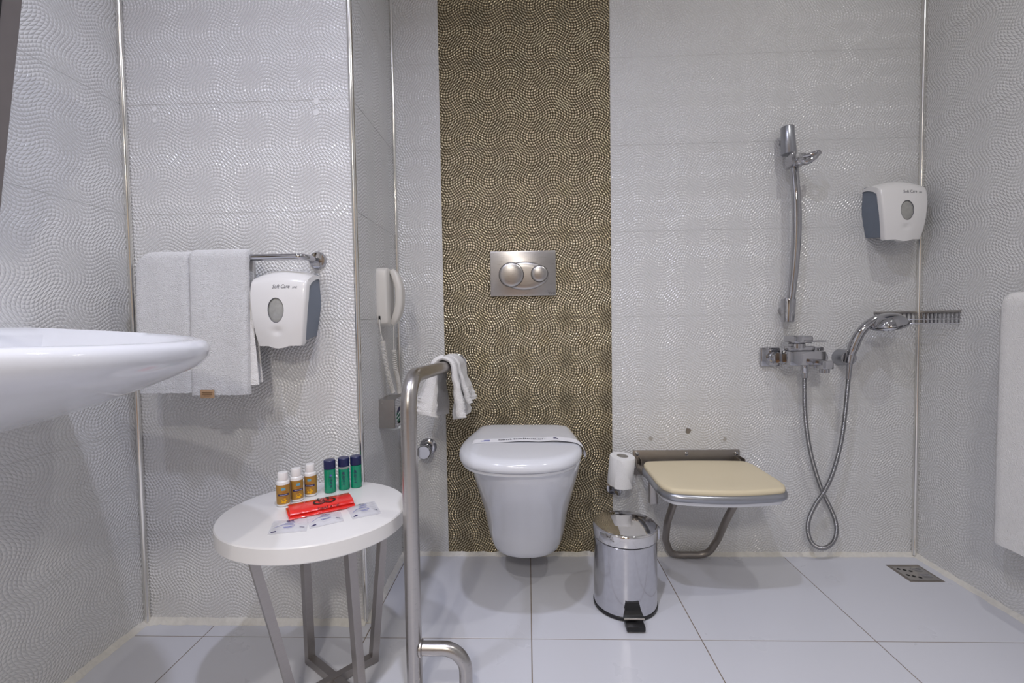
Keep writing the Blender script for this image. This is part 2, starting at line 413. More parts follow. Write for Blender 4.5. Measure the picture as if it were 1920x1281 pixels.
# silicone beads along the floor
def bead(n, a, b, inward, r=0.011, seed=0):
    a, b, w = Vector(a), Vector(b), Vector(inward); L = (b-a).length; k = max(8, int(L/0.008)); rings = []
    for i in range(k+1):
        p = a.lerp(b, i/k)
        def j(q): return 1+0.45*noise.noise(Vector((i*0.21+seed, q, 0)))+0.25*noise.noise(Vector((i*0.9+seed, q+5, 0)))
        rh, rw = r*j(1), r*j(9)
        rings.append([p+Vector((0, 0, -0.002))-w*0.002, p+Vector((0, 0, rh))-w*0.002, p+Vector((0, 0, rh*0.8))+w*rw*0.2, p+Vector((0, 0, rh*0.30))+w*rw*0.62, p+w*rw+Vector((0, 0, 0.0003)), p+w*rw*0.9+Vector((0, 0, -0.002))])
    o = structure(MB().loft(rings).build('trim_%d' % n, 'silicone', sharp=60)); o['label'] = 'uneven cream silicone bead along the floor edge'
bead(5, (XP, D, 0), (XR, D, 0), (0, -1, 0), 0.013, 1)
bead(6, (XR, D, 0), (XR, 0.3, 0), (-1, 0, 0), 0.013, 20)
bead(7, (XP, YP, 0), (XP, D, 0), (1, 0, 0), 0.015, 40)
bead(8, (XL, YP, 0), (XP, YP, 0), (0, -1, 0), 0.015, 60)
bead(9, (XL, YP, 0), (XL, 0.3, 0), (1, 0, 0), 0.014, 80)
# filled and open drill holes
def blot(parent, x, z, r, y, material, name, seed):
    n = 18; pts = []
    for k in range(n):
        a = 2*pi*k/n; q = r*(1+0.4*noise.noise(Vector((cos(a)*1.3+seed, sin(a)*1.3, seed))))
        pts.append((x+q*cos(a), y-0.0012, z+q*sin(a)))
    MB().slab(pts, (0, 0.002, 0)).build(name, material, parent)
for i, (x, z, r) in enumerate([(-1.019, 1.449, .006), (-1.020, 1.419, .0055), (-0.566, 1.457, .008), (-0.566, 1.427, .008)]):
    blot(wall_pf, x, z, r, YP, 'filler', 'filler_patch', i*3.1)
for i, (x, z, r) in enumerate([(0.436, 0.426, .007), (0.568, 0.452, .009), (0.697, 0.422, .0065)]):
    blot(wall_back, x, z, r, D, 'steel_dark' if i == 1 else 'card', 'drill_hole', i*2.3+20)

# ------------------------------------------------------------------ toilet
CX = -0.012
toilet = thing('wall_hung_toilet', 'white wall-hung toilet with closed lid in front of the bronze tile strip', 'toilet', (CX, D, 0))
def d_outline(hw, q, z, n=28, e=2.3):
    pts = [(CX-hw*0.93, D-0.001, z), (CX-hw*0.985, D-q*0.22, z)]
    q0 = q*0.42
    for k in range(n+1):
        a = pi*k/n
        pts.append((CX-hw*math.copysign(abs(cos(a))**(2/e), cos(a)), D-q0-(q-q0)*abs(sin(a))**(2/e), z))
    pts += [(CX+hw*0.985, D-q*0.22, z), (CX+hw*0.93, D-0.001, z)]
    return [Vector(p) for p in pts]
lev = [(.104, .090, .210), (.106, .104, .228), (.114, .114, .243), (.135, .121, .256), (.18, .129, .280), (.25, .138, .322), (.31, .149, .374),
       (.37, .160, .428), (.42, .1685, .468), (.444, .172, .484), (.452, .1715, .484), (.455, .168, .48)]
MB().loft([d_outline(h, q, z) for z, h, q in lev]).build('bowl', 'porcelain', toilet, sharp=50)
half = [(0, .062), (.100, .062), (.136, .070), (.153, .092), (.161, .15), (.170, .22), (.1765, .30), (.172, .365), (.154, .430), (.121, .476), (.077, .502), (.036, .5115), (0, .5135)]
ctrl = half[:-1]+[(0, .5135)]+[(-x, y) for x, y in reversed(half[1:-1])]
lid2 = spline([(x, y, 0) for x, y in ctrl], 5, True)
TW = Matrix.Translation((CX, D, 0)) @ Matrix.Rotation(radians(-2.2), 4, 'Z')
def lid_ring(s_, z, dome=0.0):
    return [TW @ Vector((p.x*s_, -(0.28+(p.y-0.28)*s_), z)) for p in lid2]
MB().loft([lid_ring(.955, .455), lid_ring(.965, .4575), lid_ring(.965, .463), lid_ring(.955, .4655)]).build('seat', 'seat_plastic', toilet)
lid = MB().loft([lid_ring(.96, .466), lid_ring(.985, .4665), lid_ring(1.0, .470), lid_ring(1.004, .476), lid_ring(.997, .4835), lid_ring(.975, .490), lid_ring(.94, .4945), lid_ring(.895, .4970), lid_ring(.85, .4978), lid_ring(.60, .4990), lid_ring(.25, .4995)]).build('lid', 'seat_plastic', toilet, sharp=60)
for sx in (-1, 1):
    MB().tube([TW @ Vector((sx*.075-.02, -.05, .468)), TW @ Vector((sx*.075+.02, -.05, .468))], 0.011).build('hinge', 'seat_plastic', toilet)
# hygiene band over the lid
band = thing('hygiene_paper_band', 'white printed hygiene paper band lying across the closed toilet lid', 'paper band', (CX, 1.35, 0.498))
bx = [(-.172, 1.335, .486), (-.160, 1.342, .494), (-.13, 1.347, .4995), (-.06, 1.350, .5005), (0, 1.350, .5035), (.05, 1.349, .502), (.09, 1.347, .5055), (.125, 1.344, .5035), (.152, 1.340, .500), (.170, 1.335, .490), (.178, 1.33, .474), (.176, 1.325, .462)]
bp_ = spline([(x+CX-0.006, y, z) for x, y, z in bx], 8)
BW = 0.044
def band_pt(i, v, off=0.0):
    p = bp_[i]; t = (bp_[min(i+1, len(bp_)-1)]-bp_[max(i-1, 0)]).normalized(); nrm = Vector((-t.z, 0, t.x))
    return p+Vector((0, (v-.5)*BW, 0))+nrm*off
nb = len(bp_)-1
strip = MB().loft([[band_pt(i, 0), band_pt(i, 1), band_pt(i, 1, .0004), band_pt(i, 0, .0004)] for i in range(nb+1)]).build('strip', 'band', band)
def band_print(name, x0, x1, v0, v1, ink):
    seg = [i for i in range(nb+1) if x0 <= bp_[i].x-CX <= x1]
    if len(seg) < 2: return
    MB().loft([[band_pt(i, v0, .0006), band_pt(i, v1, .0006)] for i in seg], False, False, False).build(name, ink, strip)
band_print('emblem', -.132, -.098, .30, .45, 'ink_blue'); band_print('emblem', -.128, -.094, .52, .66, 'ink_blue')
for k in range(26):
    x0 = -.078+k*.0056
    x1 = x0+0.0036+0.0015*random.random()
    i0 = min(range(nb+1), key=lambda i: abs(bp_[i].x-CX-x0))
    p = band_pt(i0, 0.5, .0007); h = 0.008+0.006*random.random()
    dx = x0+CX-p.x
    MB().add([(p.x+dx, p.y-.001, p.z), (p.x+dx+x1-x0, p.y-.001, p.z), (p.x+dx+x1-x0, p.y+h, p.z), (p.x+dx, p.y+h, p.z)], [[0, 1, 2, 3]]).build('print_mark', 'ink_grey', strip)
band_print('logo', .083, .094, .50, .75, 'ink_navy'); band_print('logo', .092, .102, .36, .56, 'ink_navy')

# flush plate
fp = thing('flush_plate', 'brushed steel dual flush plate with two round buttons on the bronze tiles', 'flush plate', (-0.013, D, 1.02))
def plate_fn(u, v): return Vector((lerp(-.129, .103, u), D-0.012, lerp(.941, 1.100, v)))
plate = MB().box((-.129, D-.012, .941), (.103, D+.001, 1.100), 0.003, 2).build('plate', 'steel', fp)
oval = MB()
rings = []
for s_, dy in ((1.0, .0122), (.97, .0150), (.85, .0172), (.6, .0182), (.05, .0184)):
    rings.append([Vector((-.008+.086*s_*cos(a), D-dy, 1.012+.050*s_*sin(a))) for a in [2*pi*k/40 for k in range(40)]])
oval.loft(rings).build('oval_recess', 'steel', fp, sharp=60)
for (bxx, bz, br) in ((-.054, 1.016, .043), (.045, 1.018, .029)):
    MB().lathe([(br+.0012, .0170), (br+.0012, .0202), (br, .0206)], (bxx, D, bz), 40, 'Y').build('button_gap', 'black', fp)
    MB().lathe([(br, .018), (br, .0225), (br*.97, .0240), (br*.8, .0262), (br*.5, .0278), (br*.1, .0284)], (bxx, D, bz), 40, 'Y').build('button', 'steel', fp, sharp=50)
vs, fs = text_verts('VitrA', 0.011)
MB().add([(v.x+.088, D-.0123, v.y+.950) for v in vs], fs).build('lettering', 'ink_black', plate)

# angle valve / rosette left of the strip
vl = thing('angle_valve', 'round chrome stop valve in the wall left of the bronze strip', 'valve', (-.368, D, .397))
MB().lathe([(.031, -.001), (.031, .004), (.027, .009), (.018, .012)], (-.366, D, .402), 28, 'Y').build('rosette', 'stain', vl)
MB().lathe([(.016, .008), (.016, .03), (.0235, .032), (.025, .036), (.025, .058), (.022, .062)], (-.370, D, .396), 28, 'Y').build('knob', 'chrome', vl)
MB().box((-.402, D-.05, .3925), (-.39, D-.045, .3955), .001).build('pin', 'chrome', vl)

# ------------------------------------------------------------------ pedal bin
BX, BY = 0.283, 1.372
bin_ = thing('pedal_bin', 'small polished steel pedal bin on the floor beside the toilet', 'bin', (BX, BY, 0))
MB().lathe([(.088, .002), (.0945, .003), (.0945, .010), (.093, .012)], (BX, BY, 0), 48).build('base_ring', 'black', bin_)
MB().lathe([(.090, .010), (.0925, .011), (.0925, .205), (.0905, .207)], (BX, BY, 0), 64).build('body', 'stain', bin_)
MB().lathe([(.090, .206), (.0915, .207), (.0915, .2105), (.090, .2115)], (BX, BY, 0), 48).build('rim_gap', 'black', bin_)
MB().lathe([(.088, .210), (.0945, .2105), (.0950, .213), (.0950, .238), (.0943, .2415), (.0920, .2440), (.087, .2455), (.07, .2490), (.045, .2520), (.02, .2532), (.003, .2535)], (BX, BY, 0), 64).build('lid', 'bin_lid', bin_, sharp=50)
MB().box((BX+.092, BY-.006, .195), (BX+.103, BY+.016, .232), .003).build('hinge', 'stain', bin_)
px = BX+.000
bk = MB(); rings = []
for t, (y, z) in enumerate([(-.088, .062), (-.0965, .058), (-.100, .040), (-.106, .030), (-.118, .026)]):
    w = .019+.004*max(0, t-1)
    rings.append([Vector((px-w, BY+y, z)), Vector((px+w, BY+y, z)), Vector((px+w, BY+y-.001, z-.003)), Vector((px-w, BY+y-.001, z-.003))])
bk.loft(rings).build('pedal_bracket', 'black', bin_)
MB().tube([(px-.028, BY-.119, .0262), (px+.028, BY-.119, .0262)], .003, 10).build('pedal_axle', 'steel', bin_)
MB().box((px-.025, BY-.142, .004), (px+.026, BY-.100, .019), .003).build('pedal', 'black', bin_)

# ------------------------------------------------------------------ toilet roll
TRM = Matrix.Translation((.312, 1.567, .341)) @ Matrix.Rotation(radians(5), 4, 'Y') @ Matrix.Rotation(radians(4), 4, 'X')
hold = thing('toilet_roll_holder', 'chrome toilet roll holder with round wall flange under the paper roll', 'roll holder', (.305, D, .257))
MB().lathe([(.026, -.001), (.026, .004), (.0235, .011), (.012, .015)], (.300, D, .250), 28, 'Y').build('flange', 'chrome', hold)
pth = fillet([(.300, D-.01, .250), (.306, 1.567, .254), TRM @ Vector((0, 0, .04))], [0, .016, 0])
MB().tube(pth, .0065, 12).build('arm', 'chrome', hold)
roll = thing('toilet_roll', 'white toilet paper roll standing upright between bronze strip and shower seat', 'toilet paper', (.312, 1.567, .29))
MB().loft([[TRM @ Vector((r*cos(a), r*sin(a), z)) for a in [2*pi*k/48 for k in range(48)]] for r, z in
           ((.0185, -.049), (.0405, -.050), (.0425, -.047), (.0425, .046), (.041, .0495), (.0195, .050), (.0185, .048))], False, False).build('paper', 'paper', roll)
MB().loft([[TRM @ Vector((r*cos(a), r*sin(a), z)) for a in [2*pi*k/32 for k in range(32)]] for r, z in
           ((.0187, -.050), (.0187, .0502), (.0174, .0502), (.0174, -.050), (.0187, -.050))], False, False).build('core', 'card', roll)
def tp_sheet(u, v):
    a = radians(lerp(-125, -40, u)); r = .0432+.0012*u+.004*max(0, u-.72)
    lo = lerp(-.053, -.0500, u)-.004*max(0, u-.8); hi = lerp(.046, .046, u)
    hi = hi if u < .2 else hi-(u-.2)*.115
    hi = max(hi, lo+.008)
    return TRM @ Vector((r*cos(a), r*sin(a), lerp(lo, hi, v)))
MB().grid(tp_sheet, 18, 10).build('loose_sheet', 'paper', roll)

# ------------------------------------------------------------------ folding shower seat
SXc, SZ = .572, .360
seat = thing('folding_shower_seat', 'fold-down shower seat with cream pad and tubular leg on the back wall', 'shower seat', (SXc, D, 0))
MB().box((.372, D-.006, .296), (.748, D+.001, .384), .002).build('wall_plate', 'steel_dark', seat)
for sx in (.386, .560, .735):
    MB().lathe([(.007, .005), (.007, .009), (.004, .011)], (sx, D, .372), 16, 'Y').build('bolt', 'chrome', seat)
for sx in (.383, .739):
    hm = MB()
    for e in (-.009, .008): hm.box((sx+e, D-.045, .305), (sx+e+.0025, D-.005, .362), .001)
    hm.build('hinge_bracket', 'steel_dark', seat)
    MB().tube([(sx-.012, D-.034, .332), (sx+.014, D-.034, .332)], .005, 10).build('hinge_pin', 'chrome', seat)
outl = spline([(SXc+x, D-q, 0) for x, q in [(-.150, .050), (0, .043), (.150, .050), (.174, .064), (.183, .095), (.184, .19), (.183, .265), (.172, .303), (.140, .328), (0, .345), (-.140, .328), (-.172, .303), (-.183, .265), (-.184, .19), (-.183, .095), (-.174, .064)]], 6, True)
cc = Vector((SXc, D-.205, 0))
def pr(s_, z): return [cc+(p-cc)*s_+Vector((0, 0, z)) for p in outl]
MB().loft([pr(.90, SZ-.050), pr(.955, SZ-.049), pr(.97, SZ-.043), pr(.97, SZ-.036)]).build('underside', 'seat_plastic', seat)
MB().tube([p+Vector((0, 0, SZ-.026))+(cc-p)*.03 for p in outl], .0125, 12, closed=True).build('tube_frame', 'pad_edge', seat)
MB().loft([pr(.95, SZ-.02), pr(.975, SZ-.019), pr(.995, SZ-.014), pr(1.0, SZ-.009), pr(.993, SZ-.004), pr(.97, SZ-.001), pr(.93, SZ), pr(.6, SZ-.003), pr(.2, SZ-.005)]).build('pad', 'pad', seat, sharp=60)
for sx in (.383, .739):
    MB().tube(fillet([(sx, D-.034, .332), (sx+(.012 if sx < .5 else -.012), D-.09, .328), (sx+(.02 if sx < .5 else -.02), D-.16, .322)], .03), .0115, 12).build('seat_arm', 'steel_dark', seat)
MB().box((.397, D-.135, .240), (.423, D-.113, .335), .001).build('stop_post', 'steel', seat)
MB().box((.42, D-.130, .268), (.47, D-.120, .280), .001).build('stop_post', 'steel', seat)
lp = fillet([(.455, 1.42, .322), (.452, 1.515, .185), (.470, 1.600, .085), (.500, 1.634, .013), (.628, 1.634, .013), (.650, 1.600, .085), (.640, 1.515, .185), (.648, 1.42, .322)], [0, .06, .06, .045, .045, .06, .06, 0], 8)
MB().tube(lp, .0115, 14).build('leg', 'steel_dark', seat)

# ------------------------------------------------------------------ grab rail with hand towel
RX, RY, RZ = -.263, 1.0, .731
RZW = .703      # where the bar meets the wall
rail = thing('grab_rail', 'stainless floor-standing grab rail beside the toilet bent into the back wall', 'grab rail', (RX, RY, 0))
MB().tube(fillet([(RX, RY, .002), (RX, RY, RZ), (-.256, D-.002, RZW)], .075, 14), .0175, 24).build('tube', 'steel', rail)
MB().tube(fillet([(RX+.012, RY, .122), (RX+.115, RY, .122), (RX+.115, RY, .002)], .055, 12), .0150, 20).build('foot_tube', 'steel', rail)
MB().lathe([(.019, 0), (.019, .004), (.016, .006)], (RX+.014, RY, .122), 24, 'X').build('weld', 'steel', rail)
MB().lathe([(.036, -.001), (.036, .004), (.030, .008), (.019, .010)], (-.256, D, RZW), 28, 'Y').build('wall_flange', 'chrome', rail)
for fx in (RX, RX+.115):
    MB().lathe([(.04, .0005), (.04, .004), (.03, .007)], (fx, RY, 0), 28).build('floor_flange', 'steel', rail)

ht = thing('hand_towel', 'small white hand towel with woven key border draped over the grab rail', 'towel', (-.258, 1.48, RZ-.15))
def meander(s_, t):
    """raised woven key border"""
    if not (.04 < s_ < .30): return 0.0
    if abs(s_-.06) < .012 or abs(s_-.28) < .012: return 1.0
    k = (t*5) % 1.0; q = (s_-.06)/.22
    if k < .14: return 1.0 if q > .15 else 0
    if abs(q-.80) < .07 and k < .75: return 1.0
    if abs(k-.70) < .07 and .35 < q < .85: return 1.0
    if abs(q-.38) < .07 and .3 < k < .75: return 1.0
    return 0.0
def towel_flap(side, y0, y1, yb0, yb1, length, flare, thick, name, roff=0.0, curl=0.0, grow=0.0):
    """one hanging half: from the crown of the rail down one side; s=0 hem, s=1 crown"""
    R0 = .0195+roff
    def path(s_):
        arc = R0*pi/2; tot = arc+length; d = (1-s_)*tot
        if d < arc:
            a = d/R0; return Vector((side*R0*sin(a), 0, R0*cos(a))), Vector((side*sin(a), 0, cos(a)))
        e = d-arc; k = e/length
        return Vector((side*(R0+flare*k**1.3*length), 0, -e)), Vector((side, 0, 0.15))
    def pt(u, v, o):
        p, nrm = path(u); k = max(0, 1-u*1.05)
        y = lerp(lerp(y0, y1, v), lerp(yb0, yb1, v), k)
        wav = .006*k*sin(v*7+side)+.004*noise.noise(Vector((u*5, v*4, side*7)))
        nz_ = .0010*noise.noise(Vector((u*60, v*60, side)))
        off = o+wav+nz_+(.0015*meander(u, v) if o > 0.001 else 0)
        edge = min(v, 1-v); off -= (thick*.5 if o > .001 else -thick*.4)*max(0, 1-edge/.06)**2
        cv = -curl*sin(pi*v)*k
        bz = lerp(RZ, RZW, (y-RY)/(D-RY))
        return Vector((-.258, 0, bz))+p+nrm*off*(1+grow*min(1, k*1.15))+Vector((side*cv*.0, y, -.012*curl*sin(pi*v)*k))
    nu, nv = 60, 44
    mb = MB(); mb.grid(lambda u, v: pt(u, v, thick), nu, nv); mb.grid(lambda u, v: pt(u, v, 0.0008), nu, nv)
    n = (nu+1)*(nv+1); idx = lambda i, j: i*(nv+1)+j
    loop = [idx(0, j) for j in range(nv)]+[idx(i, nv) for i in range(nu)]+[idx(nu, j) for j in range(nv, 0, -1)]+[idx(i, 0) for i in range(nu, 0, -1)]
    for a, b in zip(loop, loop[1:]+loop[:1]): mb.f.append([a, b, b+n, a+n])
    return mb.build(name, 'towel_flat', ht, sharp=80)
towel_flap(-1, 1.405, 1.590, 1.385, 1.56, .150, .05, .017, 'towel_half', curl=1.0, grow=2.6)
towel_flap(1, 1.405, 1.575, 1.400, 1.545, .160, .04, .015, 'towel_half', curl=.8, grow=.9)
towel_flap(1, 1.46, 1.610, 1.48, 1.620, .125, .17, .012, 'towel_fold', roff=.006, grow=.7)

# ------------------------------------------------------------------ telephone, cord, bag box
ph = thing('wall_telephone', 'off-white wall telephone with handset on the narrow side wall', 'telephone', (XP, 1.47, .84))
def yz_outline(pts, n=6): return spline([(0, y, z) for y, z in pts], n, True)
base = yz_outline([(1.432, .86), (1.428, .92), (1.430, 1.00), (1.440, 1.022), (1.475, 1.026), (1.505, 1.020), (1.512, .99), (1.514, .92), (1.512, .865), (1.50, .845), (1.47, .840), (1.442, .846)])
cb = Vector((0, 1.47, .935))
def bring(s_, x): return [cb+(p-cb)*s_+Vector((x, 0, 0)) for p in base]
MB().loft([bring(1.0, XP), bring(1.0, XP+.026), bring(.97, XP+.031), bring(.90, XP+.033)]).build('base', 'old_plastic', ph, sharp=50)
hp = spline([(XP+.037, 1.475, .848), (XP+.050, 1.475, .872), (XP+.060, 1.475, .905), (XP+.062, 1.475, .94), (XP+.060, 1.475, .97), (XP+.050, 1.475, 1.0), (XP+.037, 1.475, 1.020)], 6)
hm = MB(); rings = []
for i, p in enumerate(hp):
    t = (hp[min(i+1, len(hp)-1)]-hp[max(i-1, 0)]).normalized(); nx = Vector((t.z, 0, -t.x)); k = i/(len(hp)-1)
    e = sin(pi*min(1, max(0, k)))**.35 if 0 < k < 1 else .35
    hw, hh = .0235*max(e, .4), (.013+.006*abs(2*k-1)**2)*max(e, .4)
    rings.append([p+Vector((0, 1, 0))*hw*math.copysign(abs(cos(a))**.6, cos(a))+nx*hh*math.copysign(abs(sin(a))**.6, sin(a)) for a in [2*pi*j/24 for j in range(24)]])
hm.loft(rings).build('handset', 'old_plastic', ph, sharp=50)
MB().box((XP+.006, 1.4265, .862), (XP+.011, 1.434, .874), .0005).build('socket', 'dark_hole', ph)
cord = thing('telephone_cord', 'coiled off-white telephone cord hanging from phone to metal box', 'cord', (XP+.03, 1.45, .62))
def coil(path, r, wire, turns, name):
    pts = []; L = len(path)-1; n = turns*10
    for i in range(n+1):
        t = i/n*L; k = min(int(t), L-1); p = path[k].lerp(path[k+1], t-k); d = (path[k+1]-path[k]).normalized()
        a1 = d.cross(Vector((0, 1, 0))).normalized(); a2 = d.cross(a1); an = 2*pi*turns*i/n
        pts.append(p+(a1*cos(an)+a2*sin(an))*r)
    MB().tube(pts, wire, 6).build(name, 'old_plastic', cord)
MB().tube(spline([(XP+.009, 1.429, .866), (XP+.010, 1.424, .85), (XP+.012, 1.427, .82), (XP+.016, 1.432, .795)], 6), .0014, 8).build('straight_end', 'old_plastic', cord)
coil(spline([(XP+.016, 1.432, .795), (XP+.019, 1.440, .74), (XP+.026, 1.452, .68), (XP+.034, 1.468, .628)], 12), .0062, .0014, 40, 'coil')
MB().tube(spline([(XP+.040, 1.472, .851), (XP+.040, 1.470, .82), (XP+.039, 1.470, .765)], 6), .0013, 8).build('straight_end', 'old_plastic', cord)
coil(spline([(XP+.039, 1.470, .765), (XP+.042, 1.476, .70), (XP+.046, 1.488, .66), (XP+.046, 1.498, .622)], 12), .0062, .0014, 34, 'coil')
bb = thing('bag_dispenser', 'small steel hygiene bag dispenser box below the telephone', 'dispenser', (XP, 1.478, .52))
x1 = XP+.051
bbm = MB()
bbm.box((XP, 1.425, .522), (x1-.001, 1.427, .612)).box((XP, 1.529, .522), (x1-.001, 1.531, .612)).box((XP, 1.427, .610), (x1-.001, 1.529, .612)).box((XP, 1.427, .522), (XP+.002, 1.529, .610)).box((XP, 1.427, .522), (x1-.001, 1.529, .5235))
bbm.build('box', 'steel', bb)
pm, prings = holed(lambda u, v: Vector((x1, lerp(1.425, 1.531, u), lerp(.522, .612, v))), .5, .36, .36, .30)
pm.loft([prings[0], [p-Vector((.0015, 0, 0)) for p in prings[0]]], False, False)
pm.build('front_plate', 'chrome', bb)
pk = thing('hygiene_bag_packet', 'green and white packet of hygiene bags inside the steel box', 'packet', (XP+.03, 1.478, .515))
MB().box((XP+.012, 1.445, .530), (x1-.004, 1.512, .605), .003).build('packet', 'pkt_green', pk)
MB().box((x1-.0045, 1.446, .564), (x1-.0035, 1.511, .590)).build('navy_panel', 'ink_navy', pk)
MB().add([(x1-.0032, 1.446, .548), (x1-.0032, 1.511, .566), (x1-.0032, 1.511, .572), (x1-.0032, 1.446, .552)], [[0, 1, 2, 3]]).build('white_stripe', 'pkt_white', pk)
MB().add([(x1-.0032, 1.446, .538), (x1-.0032, 1.511, .548), (x1-.0032, 1.511, .553), (x1-.0032, 1.446, .542)], [[0, 1, 2, 3]]).build('white_stripe', 'pkt_white', pk)
MB().lathe([(.026, 0), (.027, .003), (.024, .008), (.012, .010)], (XP+.030, 1.478, .5115), 28).build('paper_end', 'pkt_white', pk)

# ------------------------------------------------------------------ soap dispensers
def dispenser(label, cx, yw, cz):
    root = thing('soap_dispenser', label, 'soap dispenser', (cx, yw, cz-.10), 'soap dispensers')
    H = .206
    prof = spline([(0, 0.000, .2045), (0, -.030, .205), (0, -.062, .199), (0, -.088, .182), (0, -.101, .152), (0, -.1065, .10), (0, -.105, .05), (0, -.098, .004)], 8)
    # arc-length table
    ls = [0]
    for a, b in zip(prof[:-1], prof[1:]): ls.append(ls[-1]+(b-a).length)
    def at(t):
        d = t*ls[-1]
        for i in range(len(ls)-1):
            if ls[i+1] >= d: return prof[i].lerp(prof[i+1], (d-ls[i])/(ls[i+1]-ls[i]+1e-9))
        return prof[-1]
    def hw(t):   # half width along the cover
        tt = [(0, .0700), (.18, .0720), (.40, .0745), (.55, .0740), (.75, .0685), (.9, .0625), (1, .0575)]
        for (a, x), (b, y) in zip(tt[:-1], tt[1:]):
            if t <= b: return lerp(x, y, (t-a)/(b-a))
        return tt[-1][1]
    def F(u, v, inset=0.0):      # u across, v from bottom (0) to top back (1)
        t = 1-v; p = at(t); a = 2*u-1
        crown = 0.012*a*a
        z = p.z-crown*(1 if t < .25 else max(0, 1-(t-.25)/.15))*1.1
        y = p.y+(crown*.8 if t > .12 else 0)*(min(1, (t-.12)/.2) if t < .32 else 1)
        if t > .93: z -= .006*max(0, 1-(a/.45)**2)*(t-.93)/.07
        if abs(a) > .93: y += .0035*((abs(a)-.93)/.07)**2
        # thumb dimple under the window
        dm = math.exp(-((a)/.20)**2-((t-.86)/.035)**2); y += .0035*dm
        return Vector((cx+a*hw(t), yw+y, cz-.1015+z))
    cover, rg = holed(F, .5, .335, .145, .115, K=22, Nn=112, power=1.0)
    outer = rg[-1]
    cover.loft([rg[0], [p+Vector((0, .004, 0)) for p in rg[0]]], False, False)
    def inn(p):
        w = Vector((p.x, p.y, p.z)); w.y = min(yw-.001, w.y+.014)
        if p.y > yw-.085: w.z -= .010
        return w
    cover.loft([outer, [inn(p) for p in outer]], False, False)
    cover = cover.build('cover', 'white_plastic', root, sharp=42)
    # grey side body under the cover
    body = MB(); n = 40; LR = []
    for sx in (-1, 1):
        rowf, rowb = [], []
        for k in range(n+1):
            t = k/n; p = at(t); w = hw(t)*.93
            y = min(p.y+.017, -.001); z = max(p.z-.010, .014)
            rowf.append(Vector((cx+sx*w, yw+y, cz-.1015+z)))
            zb = .197*(1-t)**.9 + (.020)*t
            zb = min(.192, max(.026, zb))
            wb = hw(min(1, t))*.95
            rowb.append(Vector((cx+sx*wb, yw-.0008, cz-.1015+zb)))
        LR.append((rowf, rowb)); body.loft([rowf, rowb], False, False, False)
    body.loft([LR[0][1], LR[0][0], LR[1][0], LR[1][1]], False, False, False)
    body.loft([[LR[0][0][-1], LR[1][0][-1]], [LR[0][1][-1], LR[1][1][-1]]], False, False, False)
    body.build('body', 'grey_plastic', root, sharp=42)
    # window: soap bag seen through the oval opening
    cen = sum(rg[0], Vector())/len(rg[0])
    wr = [[cen+(p-cen)*s_+Vector((0, .0035-.0035*max(0, 1-s_)**.6, 0)) for p in rg[0]] for s_ in (1.02, .95, .8, .55, .25, .05)]
    win = MB().loft(wr, False, True).build('window', 'lens', root, sharp=60)
    rim = MB().tube([p+Vector((0, .001, 0)) for p in rg[0]], .0011, 8, closed=True); rim.build('window_rim', 'ink_grey', win)
    # lettering follows the cover
    def on_cover(x, z):
        best = None
        for k in range(60, 260):
            v = k/260*1.0
            p = F((x/hw(1-v)+1)/2, v)
            e = abs(p.z-(cz+z))
            if best is None or e < best[0]: best = (e, p)
        return Vector((best[1].x, best[1].y-.0006, cz+z))
    for body_t, size, ox, shear in (('Soft Care', .0125, .012, .25), ('LINE', .0062, .0465, .25)):
        vs, fs = text_verts(body_t, size, shear)
        oz = .055 if size > .01 else .0525
        MB().add([on_cover(v.x*.92+ox, v.y*1.15+oz) for v in vs], fs).build('lettering', 'ink_grey', cover, sharp=80)
    return root
dispenser('white soap dispenser with grey sides beside the hanging towels', -.641, YP, .893)
dispenser('white soap dispenser with grey sides above the hand shower', 1.232, D, 1.197)

